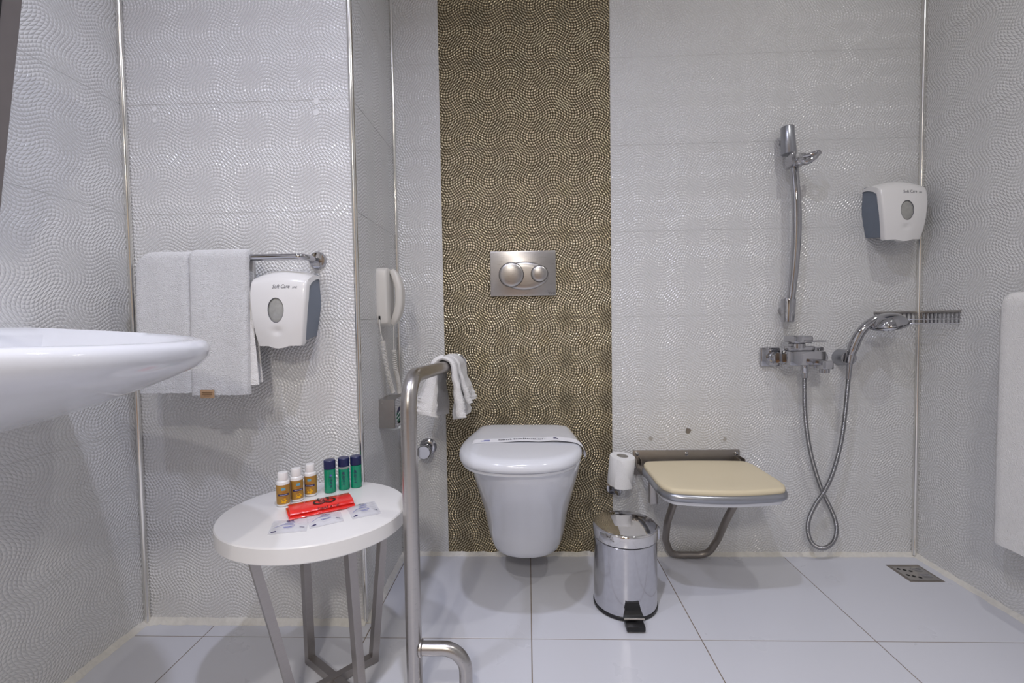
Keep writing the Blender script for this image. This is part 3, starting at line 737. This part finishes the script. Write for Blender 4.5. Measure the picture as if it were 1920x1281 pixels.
# ------------------------------------------------------------------ towels and rails
def drape(parent, name, a0, a1, top, zf, zb, rad, thick, axis='X', sgn=-1, plane=0.0, material='towel', seed=0, round0=0.0, round1=0.0, fuzz=.0016, lean=0.0):
    """folded towel over a rail. axis: rail direction; sgn: side of the room the front flap hangs on"""
    lf, lb, arc = top-zf, top-zb, pi*(rad+thick)
    tot = lf+arc+lb
    def path(u, off):
        d = u*tot; R = rad+off
        if d < lf: return -R, zf+d
        if d < lf+arc:
            a = (d-lf)/arc*pi; return -R*cos(a), top+R*sin(a)
        return R, top-(d-lf-arc)
    def pt(u, v, off):
        c, z = path(u, off); a = lerp(a0, a1, v)
        e0, e1 = (a-a0)*(1 if a1 > a0 else -1), (a1-a)*(1 if a1 > a0 else -1)
        dz = 0
        if round0 and e0 < round0: dz = round0-sqrt(max(0, round0**2-(round0-e0)**2))
        if round1 and e1 < round1: dz = max(dz, round1-sqrt(max(0, round1**2-(round1-e1)**2)))
        kz = max(0, min(1, (z-(top-.16))/.16)); z -= dz*kz
        q = noise.noise(Vector((u*3+seed, v*2.5, seed)))*.006+noise.noise(Vector((u*120+seed, v*90, 3)))*fuzz+noise.noise(Vector((u*260+seed, v*200, 8)))*fuzz*.7
        edge = min(e0, e1); q -= thick*.45*max(0, 1-edge/.012)**2 if off > thick*.5 else -thick*.45*max(0, 1-edge/.012)**2
        outv = (-1 if c < 0 else 1)
        if abs(c) < rad*.5: outv = 0
        c += outv*q*(1 if off > thick*.5 else -.2)
        hem = u < .03
        if hem: c -= .001
        z += (.0022*noise.noise(Vector((v*14+seed, 4, 4))) if u < .02 else 0)
        w = plane+c*(-sgn) if False else plane-sgn*c
        a += lean*(top-z)
        return Vector((a, w, z)) if axis == 'X' else Vector((w, a, z))
    nu, nv = 110, 40
    mb = MB(); mb.grid(lambda u, v: pt(u, v, thick), nu, nv); mb.grid(lambda u, v: pt(u, v, 0.0), nu, nv)
    n = (nu+1)*(nv+1); idx = lambda i, j: i*(nv+1)+j
    loop = [idx(0, j) for j in range(nv)]+[idx(i, nv) for i in range(nu)]+[idx(nu, j) for j in range(nv, 0, -1)]+[idx(i, 0) for i in range(nu, 0, -1)]
    for a, b in zip(loop, loop[1:]+loop[:1]): mb.f.append([a, b, b+n, a+n])
    return mb.build(name, material, parent, sharp=80)
TRY, TRZ = 1.190, 1.026
tr = thing('towel_rail', 'short chrome towel rail with round flange above the left soap dispenser', 'towel rail', (-.78, YP, TRZ))
MB().tube(fillet([(-.575, YP-.003, TRZ), (-.575, TRY, TRZ), (-.990, TRY, TRZ), (-.990, YP-.003, TRZ)], .022, 10), .0085, 16).build('bar', 'chrome', tr)
for x in (-.575, -.990):
    MB().lathe([(.0245, -.001), (.0245, .004), (.021, .009), (.011, .011)], (x, YP, TRZ), 28, 'Y').build('flange', 'chrome', tr)
t1 = thing('folded_towel', 'white folded terry towel with rounded corner, left of the two on the rail', 'towel', (-.94, TRY, .67), 'towels on the left rail')
drape(t1, 'terry_cloth', -1.015, -.870, TRZ-.004, .677, .70, .009, .014, plane=TRY, sgn=-1, seed=3, round0=.045)
t2 = thing('folded_towel', 'white folded terry towel with tan label, right of the two on the rail', 'towel', (-.785, TRY, .67), 'towels on the left rail')
drape(t2, 'terry_cloth', -.8675, -.716, TRZ-.004, .671, .70, .0095, .017, plane=TRY, sgn=-1, seed=9, round1=.010, lean=-.02)
drape(t2, 'inner_fold', -.86, -.722, TRZ-.004, .695, .70, .0085, .0008, plane=TRY, sgn=-1, seed=15, material='towel_flat', lean=.065)
tg = MB().box((-.842, TRY-.0335, .664), (-.806, TRY-.032, .686), .0004).build('care_label', 'tag_brown', t2, label='small tan care label')
for k, (w, zz) in enumerate([(.028, .6785), (.024, .6755), (.026, .6725), (.018, .6695)]):
    MB().box((-.824-w/2, TRY-.0338, zz), (-.824+w/2, TRY-.0332, zz+.0011)).build('print_line', 'tag_ink', tg)
for k, (x, l) in enumerate([(-.975, .022), (-.962, .012), (-.935, .03), (-.931, .022)]):
    MB().tube(spline([(x, TRY-.018, .68), (x-.004, TRY-.019, .68-l*.5), (x-.010+k*.003, TRY-.018, .68-l)], 4), .0004, 5).build('loose_thread', 'towel_flat', t1)
RTX = 1.300
tr2 = thing('towel_rail', 'chrome towel rail on the right wall under the hanging bath towel', 'towel rail', (XR, 1.0, .885))
MB().tube(fillet([(XR-.003, 1.310, .878), (RTX, 1.310, .878), (RTX, .62, .878), (XR-.003, .62, .878)], .022, 10), .0085, 16).build('bar', 'chrome', tr2)
for y in (1.310, .62):
    MB().lathe([(-.0, 0)]*0+[(.0245, -.001), (.0245, .004), (.021, .009), (.011, .011)], (0, 0, 0), 24, 'X', Matrix.Translation((XR, y, .878)) @ Matrix.Rotation(pi, 4, 'Z')).build('flange', 'chrome', tr2)
t3 = thing('bath_towel', 'large white bath towel hanging on the right wall at the picture edge', 'towel', (RTX, 1.05, .22))
drape(t3, 'terry_cloth', 1.300, .72, .878, .224, .26, .0095, .020, axis='Y', plane=RTX, sgn=-1, seed=21, round0=.02, material='towel_flat', fuzz=.001, lean=0.0)

# ------------------------------------------------------------------ shower fittings
sr = thing('shower_rail', 'bowed chrome shower rail with sliding holder on the back wall', 'shower rail', (.895, D, .83))
bar = spline([(.893, 1.615, .860), (.897, 1.606, .93), (.903, 1.598, 1.05), (.906, 1.596, 1.16), (.904, 1.598, 1.27), (.898, 1.606, 1.38), (.893, 1.615, 1.45)], 8)
MB().tube(bar, [lerp(.0110, .0150, sin(pi*i/(len(bar)-1))) for i in range(len(bar))], 20).build('bar', 'chrome', sr)
def capsule(x, z0, z1, tilt, name, mt):
    M = Matrix.Translation((x, 1.618, (z0+z1)/2)) @ Matrix.Rotation(tilt, 4, 'Y'); h = (z1-z0)/2
    MB().lathe([(.0165, -h), (.0195, -h+.002), (.0235, h-.003), (.0225, h)], (0, 0, 0), 28, 'Z', M).build(name, mt, sr)
capsule(.893, .834, .914, 0.02, 'lower_bracket', 'chrome')
M = Matrix.Translation((.888, 1.618, 1.448)) @ Matrix.Rotation(-.06, 4, 'Y')
MB().lathe([(.0225, -.046), (.0235, -.044), (.0205, .043), (.019, .045)], (0, 0, 0), 28, 'Z', M).build('upper_bracket', 'pad_edge', sr)
for z in (.874, 1.452):
    MB().lathe([(.013, -.001), (.013, .035)], (.892, D, z), 20, 'Y').build('wall_stud', 'chrome', sr)
sl = MB().box((.876, 1.574, 1.352), (.925, 1.628, 1.392), .006, 2)
sl = sl.build('slider', 'chrome', sr)
MB().tube(spline([(.918, 1.580, 1.378), (.935, 1.565, 1.380), (.950, 1.560, 1.384), (.960, 1.568, 1.386), (.962, 1.580, 1.386)], 6), .008, 12).build('hook', 'chrome', sl)
MB().tube(spline([(.895, 1.578, 1.368), (.915, 1.560, 1.355), (.935, 1.556, 1.366), (.948, 1.560, 1.378)], 6), .009, 12).build('fork', 'chrome', sl)
MB().lathe([(.008, 0), (.0115, .002), (.0115, .012), (.009, .014)], (.90, 1.576, 1.36), 20, 'Y').build('knob', 'chrome', sl)

mx = thing('shower_mixer', 'square chrome shower mixer tap with lever on the back wall', 'mixer tap', (.89, D, .71))
for x in (.849, .998):
    mbx = MB().box((x-.034, D-.016, .680), (x+.034, D+.001, .747), .006, 2)
    mbx.build('wall_flange', 'chrome', mx)
    MB().lathe([(.021, .014), (.021, .026), (.017, .03), (.017, .05)], (x+.008, D, .7125), 24, 'Y').build('connector_nut', 'chrome', mx)
MB().box((.868, D-.100, .690), (.986, D-.044, .738), .004, 2).build('body', 'chrome', mx)
MB().box((.872, D-.094, .738), (.955, D-.050, .755), .005, 2).build('cartridge_base', 'chrome', mx)
MB().lathe([(.026, .748), (.026, .762), (.022, .766)], (.903, D-.074, 0), 28).build('cartridge', 'chrome', mx)
lev_ = MB().box((.872, D-.115, .766), (.934, D-.050, .790), .005, 2).build('lever', 'chrome', mx)
MB().box((.905, D-.120, .7685), (.973, D-.085, .7735), .001, 1).build('blade', 'chrome', lev_)
MB().box((.944, D-.148, .682), (.979, D-.098, .709), .003, 2).build('spout', 'chrome', mx)
MB().lathe([(.0145, .669), (.0145, .684)], (.962, D-.128, 0), 20).build('aerator', 'chrome', mx)
MB().lathe([(.024, .0), (.024, .012), (.020, .016)], (.978, D-.072, .714), 28, 'X').build('diverter_knob', 'chrome', mx)
MB().lathe([(.011, .662), (.012, .664), (.012, .690)], (.937, D-.062, 0), 20).build('hose_outlet', 'chrome', mx)

hose = thing('shower_hose', 'ribbed grey metal shower hose hanging in a crossed loop', 'hose', (1.0, 1.6, .04))
hpts = [(.937, 1.596, .664), (.9375, 1.597, .62), (.941, 1.60, .545), (.952, 1.605, .46), (.968, 1.61, .385), (.990, 1.615, .312), (1.018, 1.622, .242), (1.043, 1.622, .19), (1.060, 1.620, .145), (1.064, 1.618, .105), (1.053, 1.616, .070), (1.028, 1.613, .051), (1.002, 1.611, .050), (.976, 1.609, .068), (.961, 1.607, .105), (.961, 1.605, .150), (.978, 1.600, .203), (1.004, 1.592, .255), (1.026, 1.588, .310), (1.047, 1.588, .385), (1.060, 1.588, .455), (1.069, 1.588, .54), (1.075, 1.588, .615), (1.079, 1.587, .672)]
hp2 = spline(hpts, 40)
# resample evenly and ripple the radius
acc = [0]
for a, b in zip(hp2[:-1], hp2[1:]): acc.append(acc[-1]+(b-a).length)
step = .0013; npt = int(acc[-1]/step); res = []; k = 0
for i in range(npt+1):
    d = i*acc[-1]/npt
    while k < len(acc)-2 and acc[k+1] < d: k += 1
    res.append(hp2[k].lerp(hp2[k+1], (d-acc[k])/(acc[k+1]-acc[k]+1e-9)))
MB().tube(res, [.0066+(.0006 if i % 3 else -.0008) for i in range(len(res))], 12).build('ribbed_tube', 'hose_metal', hose, sharp=60)
MB().tube([(.937, 1.596, .645), (.937, 1.596, .668)], .0095, 16).build('end_nut', 'chrome', hose)
MB().tube([(1.0765, 1.588, .640), (1.0795, 1.587, .692)], [.0078, .0092], 16).build('end_cone', 'chrome', hose)

hb = thing('hand_shower_holder', 'round chrome wall holder for the hand shower', 'shower holder', (1.075, D, .71))
MB().lathe([(.0285, -.001), (.0285, .010), (.0250, .040), (.0235, .046)], (1.094, D, .709), 32, 'Y', Matrix.Rotation(0, 4, 'Z')).build('socket', 'pad_edge', hb)
MB().tube([(1.092, D-.040, .709), (1.086, 1.597, .710)], .0215, 24).build('clip', 'chrome', hb)
MB().tube([(1.0785, 1.587, .694), (1.0825, 1.586, .722)], .0135, 20).build('clip_ring', 'chrome', hb)
hs = thing('hand_shower', 'chrome hand shower resting in the wall holder', 'hand shower', (1.08, 1.587, .70))
hh = spline([(1.080, 1.587, .700), (1.084, 1.586, .728), (1.094, 1.582, .765), (1.107, 1.577, .797), (1.126, 1.572, .822), (1.150, 1.568, .840)], 8)
rr_ = [lerp(.0095, .0165, min(1, i/12)) if i < 14 else lerp(.0165, .0135, (i-14)/(len(hh)-15)) for i in range(len(hh))]
MB().tube(hh, rr_, 20).build('handle', 'chrome', hs)
HM = Matrix.Translation((1.184, 1.562, .828)) @ Matrix.Rotation(radians(-13), 4, 'Y') @ Matrix.Rotation(radians(9), 4, 'X')
head = MB().lathe([(.053, -.012), (.0545, -.008), (.0545, -.003), (.052, .002), (.047, .012), (.037, .022), (.022, .028), (.004, .030)], (0, 0, 0), 44, 'Z', HM).build('head', 'chrome', hs, sharp=50)
MB().lathe([(.0548, -.0045), (.0552, -.004), (.0552, -.003), (.0548, -.0025)], (0, 0, 0), 44, 'Z', HM).build('seam', 'black', head)
face = MB().lathe([(.030, -.018), (.036, -.017), (.045, -.012)], (0, 0, 0), 40, 'Z', HM).build('spray_face', 'steel_dark', head)
for k in range(14):
    a = 2*pi*k/14
    MB().lathe([(.0018, -.0195), (.0024, -.016)], (0, 0, 0), 8, 'Z', HM @ Matrix.Translation((.030*cos(a), .030*sin(a), 0))).build('nozzle', 'black', head)

# corner wire basket
bs = thing('corner_basket', 'chrome wire corner basket on the right shower corner', 'basket', (XR, D, .82))
zt, zb = .866, .824
MB().box((1.207, D-.005, zt-.008), (XR-.012, D-.001, zt), .0008).build('back_rail', 'steel', bs)
MB().box((XR-.005, 1.500, zt-.008), (XR-.001, D-.012, zt), .0008).build('side_rail', 'steel', bs)
for k in range(10):
    x = 1.210+k*.0150
    MB().box((x, D-.0045, zb), (x+.0045, D-.0025, zt-.004)).build('slat', 'chrome', bs)
for k in range(10):
    y = 1.503+k*.0150
    MB().box((XR-.0045, y, zb), (XR-.0025, y+.0045, zt-.004)).build('slat', 'chrome', bs)
fr = [(1.209, D-.004, 0), (1.235, D-.055, 0), (1.285, D-.105, 0), (XR-.004, 1.502, 0)]
for z in (zb, zb+.014):
    MB().tube([p+Vector((0, 0, z)) for p in spline(fr, 8)], .0016, 8).build('front_wire', 'chrome', bs)
for k in range(1, 10):
    t = k/10
    MB().tube([(lerp(1.209, XR-.004, t), D-.004, zb), (lerp(1.209, XR-.004, t), max(1.505, D-.004-.15*t**.8), zb)], .0014, 6).build('floor_wire', 'chrome', bs)

# floor drain
dr = thing('floor_drain', 'square rusty steel floor drain in the shower corner', 'drain', (1.266, 1.54, 0))
MB().box((1.212, 1.488, -.001), (1.320, 1.592, .0012), .0004, 1).build('rim', 'steel_dark', dr)
grate = MB().box((1.220, 1.496, .001), (1.312, 1.578, .0020), .0003, 1).build('grate', 'steel', dr)
for (x, y) in ((1.233, 1.563), (1.247, 1.556), (1.261, 1.549), (1.233, 1.525), (1.247, 1.518), (1.261, 1.511)):
    MB().lathe([(.0055, .0018), (.0055, .0022)], (x, y, 0), 14).build('hole', 'dark_hole', grate)
for cx_, cy_ in ((1.288, 1.558), (1.288, 1.520)):
    for k in range(3):
        MB().box((cx_-.014, cy_-.009+k*.008, .0018), (cx_+.014, cy_-.006+k*.008, .0032), .0006, 1).build('ridge', 'chrome', grate)

# ------------------------------------------------------------------ wash basin and mirror on the left wall
sk = thing('wash_basin', 'white wall-hung wash basin projecting from the left wall', 'basin', (XL, .70, .62))
SYc = .70
def sk_ring(Lx, w, z, e=2.5, n=48, yc=SYc, slope=.030, x0=XL):
    out = []
    for k in range(n+1):
        a = pi*k/n; v = cos(a)
        x = x0+Lx*abs(sin(a))**(2/e); y = yc+w*math.copysign(abs(v)**(2/e), v)
        out.append(Vector((x, y, z-slope*(x-XL)/.55 if slope else z)))
    return out
rings = [sk_ring(.30, .17, .735, slope=0, x0=XL+.10), sk_ring(.37, .225, .76, slope=0, x0=XL+.08), sk_ring(.425, .262, .80, slope=0, x0=XL+.06), sk_ring(.455, .278, .838, slope=.02, x0=XL+.05),
         sk_ring(.53, .295, .852), sk_ring(.545, .302, .848), sk_ring(.552, .306, .838), sk_ring(.550, .305, .822), sk_ring(.535, .298, .806), sk_ring(.505, .285, .790),
         sk_ring(.45, .262, .766), sk_ring(.38, .235, .738), sk_ring(.29, .205, .706), sk_ring(.19, .17, .676), sk_ring(.09, .13, .652, slope=.0), sk_ring(.03, .10, .645, slope=0)]
MB().loft(rings, True, True).build('bowl', 'porcelain', sk, sharp=60)
MB().lathe([(.022, .7355), (.022, .738), (.015, .7385)], (XL+.24, SYc, 0), 24).build('drain_cap', 'chrome', sk)
tp = MB().lathe([(.024, .845), (.024, .853), (.019, .858), (.019, .93), (.016, .935)], (XL+.055, SYc, 0), 24)
tp.tube(fillet([(XL+.055, SYc, .90), (XL+.17, SYc, .915), (XL+.18, SYc, .895)], .01), .011, 14)
tap = thing('basin_tap', 'chrome basin tap on the wash basin', 'tap', (XL+.055, SYc, .845)); tp.build('spout_body', 'chrome', tap)
MB().box((XL+.04, SYc-.008, .934), (XL+.13, SYc+.008, .944), .003).build('lever', 'chrome', tap)
mr = thing('tilted_mirror', 'tilted mirror with grey frame on the left wall', 'mirror', (XL, .64, 1.06))
MM = Matrix.Translation((XL+.008, .637, 1.06)) @ Matrix.Rotation(radians(9.7), 4, 'Y')
def frame_fn(u, v): return MM @ Vector((.022, lerp(-.29, .29, u), lerp(0, .56, v)))
mb = MB(); Nn = 80
def rrect(hw, z0, z1, r, x, n=20):
    pts = []
    for cxx, czz, a0 in ((hw-r, z1-r, 0), (-hw+r, z1-r, pi/2), (-hw+r, z0+r, pi), (hw-r, z0+r, 3*pi/2)):
        for k in range(n): a = a0+pi/2*k/(n-1); pts.append(MM @ Vector((x, cxx+r*cos(a), czz+r*sin(a))))
    return pts
mb.loft([rrect(.285, 0, .50, .004, 0), rrect(.285, 0, .50, .004, .020), rrect(.283, .002, .498, .004, .022), rrect(.248, .037, .463, .03, .022), rrect(.248, .037, .463, .03, .012)], True, False)
mb.build('frame', 'frame', mr, sharp=40)
MB().loft([rrect(.249, .036, .464, .03, .0205), rrect(.249, .036, .464, .03, .0232), rrect(.244, .041, .459, .026, .0232), rrect(.244, .041, .459, .026, .0130)], False, False).build('gasket', 'black', mr)
MB().loft([rrect(.2485, .0365, .4635, .03, .010), rrect(.2485, .0365, .4635, .03, .0135)], True, True).build('glass', 'mirror', mr)

# ------------------------------------------------------------------ round stool with toiletries
TX, TY, TZ = -.499, 1.047, .42
st = thing('side_stool', 'round white side table with slanted steel legs in front of the tiled projection', 'side table', (TX, TY, 0))
MB().lathe([(.180, TZ-.036), (.1885, TZ-.0355), (.1905, TZ-.033), (.1905, TZ-.003), (.1885, TZ-.0005), (.186, TZ), (.01, TZ)], (0, 0, 0), 96, 'Z', Matrix.Translation((TX, TY, 0)) @ Matrix.Diagonal((1.085, 1, 1, 1))).build('top', 'lacquer', st)
tops = {'a': (-.582, 1.150), 'b': (-.371, 1.155), 'c': (-.377, .935), 'd': (-.590, .935)}
bots = {'a': (-.556, 1.112), 'b': (-.398, 1.118), 'c': (-.380, .985), 'd': (-.527, .982)}
zz = TZ-.036
def leg(k, other):
    t, b, o = tops[k], bots[k], bots[other]
    dirv = Vector((o[0]-b[0], o[1]-b[1], 0)).normalized(); sd = Vector((-dirv.y, dirv.x, 0)); w = .0092
    P0, P1 = Vector((*t, zz)), Vector((*b, 0.001))
    rings = [[p+dirv*sx*w+sd*sy*w for sx, sy in ((-1, -1), (1, -1), (1, 1), (-1, 1))] for p in (P1, P0)]
    MB().loft(rings).build('leg', 'leg_steel', st, smooth=False)
for k, o in (('a', 'c'), ('c', 'a'), ('b', 'd'), ('d', 'b')): leg(k, o)
for k, o, z in (('a', 'c', .0105), ('b', 'd', .0115)):
    MB().rod([(*bots[k], z), (*bots[o], z)], .018, .018).build('floor_bar', 'leg_steel', st, smooth=False)

def cyl_patch(cx, cy, r, a0, a1, z0, z1, n=14, slant=0.0):
    def fn(u, v):
        a = lerp(a0, a1, u); return Vector((cx+r*cos(a), cy+r*sin(a), lerp(z0, z1, v)+slant*u))
    return MB().grid(fn, n, 1)
def gold_bottle(label, x, y, face):
    b = thing('shampoo_bottle', label, 'bottle', (x, y, TZ), 'gold-labelled bottles on the side table'); R = .0147
    z = TZ+.0003
    MB().lathe([(R-.002, z), (R, z+.0015), (R, z+.056), (R-.0010, z+.0585), (.0110, z+.0605)], (x, y, 0), 40).build('bottle_body', 'white_plastic', b)
    MB().lathe([(.0108, z+.060), (.0115, z+.061), (.0112, z+.0775), (.0102, z+.079), (.001, z+.0797)], (x, y, 0), 36).build('cap', 'white_plastic', b)
    lb = MB()
    def ringr(rr, zq): return [Vector((x+rr*cos(a), y+rr*sin(a), zq)) for a in [2*pi*k/40 for k in range(40)]]
    lb = lb.loft([ringr(R+.0002, z+.006), ringr(R+.0002, z+.0515)], False, False).build('label', 'label_gold', b)
    f = face
    cyl_patch(x, y, R+.0004, f-.85, f+.85, z+.0258, z+.0305).build('label_band', 'ink_navy', lb)
    cyl_patch(x, y, R+.0005, f-.6, f+.6, z+.0275, z+.0288).build('label_lettering', 'ink_pale', lb)
    cyl_patch(x, y, R+.0004, f-.30, f+.30, z+.0390, z+.0450).build('label_emblem', 'sky_print', lb)
    for k, (w, h) in enumerate(((.45, .0350), (.22, .0325), (.38, .0220))):
        cyl_patch(x, y, R+.0004, f-w, f+w, z+h, z+h+.0013).build('label_lettering', 'rust_print', lb)
    n = 20; pts = []
    for k in range(n):
        a = 2*pi*k/n; q = 1+.28*cos(5*a); pts.append((f+.05+.42*q*cos(a), z+.0140+.0056*q*sin(a)))
    MB().add([(x+(R+.0005)*cos(a), y+(R+.0005)*sin(a), zq) for a, zq in pts], [list(range(n))]).build('label_flower', 'flower', lb)
FA = radians(-62)
gold_bottle('gold-labelled white bottle at the left end of the row', -.587, 1.070, FA+.05)
gold_bottle('gold-labelled white bottle in the middle of its three', -.570, 1.101, FA+.25)
gold_bottle('gold-labelled white bottle nearest the green bottles', -.551, 1.134, FA-.25)
def green_bottle(label, x, y, face, fill, emblem):
    b = thing('shower_gel_bottle', label, 'bottle', (x, y, TZ), 'green bottles on the side table'); R = .0140; z = TZ+.0003
    gel = MB().lathe([(R-.002, z), (R, z+.0012), (R, z+fill), (R-.001, z+fill+.0004)], (x, y, 0), 40).build('gel_body', 'green', b)
    if fill < .058:
        MB().lathe([(R-.0008, z+fill), (R-.0003, z+fill+.0002), (R-.0003, z+.0605)], (x, y, 0), 40).build('clear_neck', 'clear', b)
    MB().lathe([(R-.001, z+.0605), (R+.0004, z+.061), (R+.0004, z+.081), (R-.0008, z+.0825), (.001, z+.0828)], (x, y, 0), 40).build('cap', 'navy', b)
    cyl_patch(x, y, R+.0003, face-.22, face+.14, z+.0435, z+.0480).build('emblem', emblem, gel)
    for k in range(7):
        w = (.34, .20, .30, .16, .26, .12, .22)[k]; h = .0405-.0042*k
        cyl_patch(x, y, R+.0003, face-w, face+w*.8, z+h, z+h+.0016).build('lettering', 'ink_navy', gel)
green_bottle('full green bottle with navy cap nearest the gold-labelled bottles', -.511, 1.156, FA+.10, .060, 'ink_blue')
green_bottle('part-empty green bottle with navy cap in the middle of its three', -.483, 1.177, FA-.15, .0545, 'ink_navy')
green_bottle('green bottle with navy cap at the right end of the row', -.4565, 1.192, FA-.25, .0592, 'ink_navy')

# red waste bag, folded
BA = radians(33.5); bc = Vector((-.486, 1.045, TZ))
BM = Matrix.Translation(bc) @ Matrix.Rotation(BA, 4, 'Z') @ Matrix.Diagonal((.93, .95, 1, 1))
bg = thing('red_waste_bag', 'folded red plastic medical waste bag lying before the bottles', 'plastic bag', bc)
def bag_layer(name, x0, x1, prof, seed):
    k = 26; rings = []
    for i in range(k+1):
        x = lerp(x0, x1, i/k)
        rings.append([BM @ Vector((x+.0006*noise.noise(Vector((q*3, seed, 1))), y+.0007*noise.noise(Vector((x*90, q, seed))), max(.0006, z+.0007*noise.noise(Vector((x*70, q*2.1, seed+4)))))) for q, (y, z) in enumerate(prof)])
    return MB().loft(rings).build(name, 'red', bg, sharp=50)
bag_layer('lower_fold', -.076, .075, [(-.036, .0012), (-.0375, .004), (-.034, .0075), (.030, .0085), (.033, .005), (.031, .001)], 2)
uf = bag_layer('upper_fold', -.072, .073, [(-.032, .0080), (-.034, .0115), (-.030, .0158), (-.022, .0178), (.006, .0190), (.022, .0180), (.0265, .0140), (.024, .0085)], 7)
ztop = .0200
def bag_shape(pts, name): MB().add([BM @ Vector((x, y, ztop-.0004*abs(y)*40)) for x, y in pts], [list(range(len(pts)))]).build(name, 'ink_black', uf)
def arc_strip(cx_, cy_, r0, r1, a0, a1, name, n=24):
    vs = []; fs = []
    for k in range(n+1):
        t = k/n; a = lerp(a0, a1, t); w = (r1-r0)*(.25+.75*sin(pi*t))
        rm = (r0+r1)/2
        for r in (rm-w/2, rm+w/2):
            y = cy_+r*sin(a); vs.append(BM @ Vector((cx_+r*cos(a), max(-.021, min(.0215, y)), ztop-.0012*(y/.022)**2*.8)))
        if k: fs.append([2*k-2, 2*k, 2*k+1, 2*k-1])
    MB().add(vs, fs).build(name, 'ink_black', uf)
for k in range(3):
    a = pi/2+2*pi*k/3
    arc_strip(.008+.0135*cos(a), .0+.0115*sin(a), .0100, .0150, a+pi+.55, a+3*pi-.55, 'biohazard_lobe')
arc_strip(.008, 0, .0110, .0134, .3, 2*pi+.3, 'biohazard_ring', 32)
for k in range(3):
    a = pi/2+2*pi*k/3
    bag_shape([(.008+.0025*cos(a+q)*1.0+.008*cos(a)*(1 if abs(q) < .1 else 0), .0025*sin(a+q)+.008*sin(a)*(1 if abs(q) < .1 else 0)) for q in (-1.2, 0, 1.2)], 'biohazard_centre')
vs, fs = text_verts('TIBBİ ATIK', .0115)
MB().add([BM @ Vector((v.x*.92+.013, -.0340+(v.y+.0045)*.30-.0012, .0128+v.y*.62)) for v in vs], fs).build('lettering', 'ink_black', uf)

# sachets
def sachet(label, quad, seed, lift):
    P = [Vector((*q, TZ)) for q in quad]       # back-left, back-right, front-right, front-left
    c = sum(P, Vector())/4
    s_ = thing('sachet', label, 'sachet', c, 'sachets on the side table')
    def bil(u, v): return P[3].lerp(P[2], u).lerp(P[0].lerp(P[1], u), v)
    def zt_(u, v):
        e = min(u, 1-u, v, 1-v); k = min(1, max(0, e-.06)/.22)
        return .0012+lift*k**.8*(1+.35*noise.noise(Vector((u*3+seed, v*3, seed))))+.0006*noise.noise(Vector((u*9, v*9, seed)))+.0005
    n = 20; mb = MB()
    mb.grid(lambda u, v: bil(u, v)+Vector((0, 0, zt_(u, v))), n, n)
    mb.grid(lambda u, v: bil(u, v)+Vector((0, 0, .0004)), n, n)
    N_ = (n+1)**2; idx = lambda i, j: i*(n+1)+j
    loop = [idx(0, j) for j in range(n)]+[idx(i, n) for i in range(n)]+[idx(n, j) for j in range(n, 0, -1)]+[idx(i, 0) for i in range(n, 0, -1)]
    for a, b in zip(loop, loop[1:]+loop[:1]): mb.f.append([a, b, b+N_, a+N_])
    pouch = mb.build('film_pouch', 'film', s_, sharp=60)
    def stroke(u0, u1, v0, v1, name, ink='ink_blue', th=.016, bow=0.0):
        def fn(a, b):
            u = lerp(u0, u1, a); v = lerp(v0, v1, a)+bow*sin(pi*a)+(b-.5)*th
            return bil(u, v)+Vector((0, 0, zt_(u, v)+.0004))
        MB().grid(fn, 12, 1).build(name, ink, pouch)
    stroke(.40, .50, .83, .83, 'emblem', 'ink_navy', .08); stroke(.52, .60, .86, .80, 'emblem', 'ink_navy', .07)
    stroke(.44, .64, .72, .72, 'print_line', th=.03); stroke(.38, .66, .64, .64, 'print_line', th=.02); stroke(.36, .62, .57, .57, 'print_line', th=.02)
    stroke(.10, .66, .38, .44, 'swoosh', th=.022, bow=.10); stroke(.36, .66, .34, .36, 'print_line', th=.03); stroke(.38, .60, .28, .29, 'print_line', th=.02)
    stroke(.06, .20, .10, .12, 'print_line', 'ink_navy', .05); stroke(.80, .93, .28, .28, 'print_line', 'ink_navy', .035)
sachet('clear printed sachet nearest the left front of the white table', [(-.560, .978), (-.490, .992), (-.464, .930), (-.536, .912)], 1, .0018)
sachet('bulging clear printed sachet in the middle before the red bag', [(-.498, 1.000), (-.434, 1.030), (-.405, .978), (-.462, .940)], 5, .0045)
sachet('bulging clear printed sachet nearest the grab rail', [(-.432, 1.058), (-.375, 1.090), (-.335, 1.018), (-.389, .988)], 9, .0042)
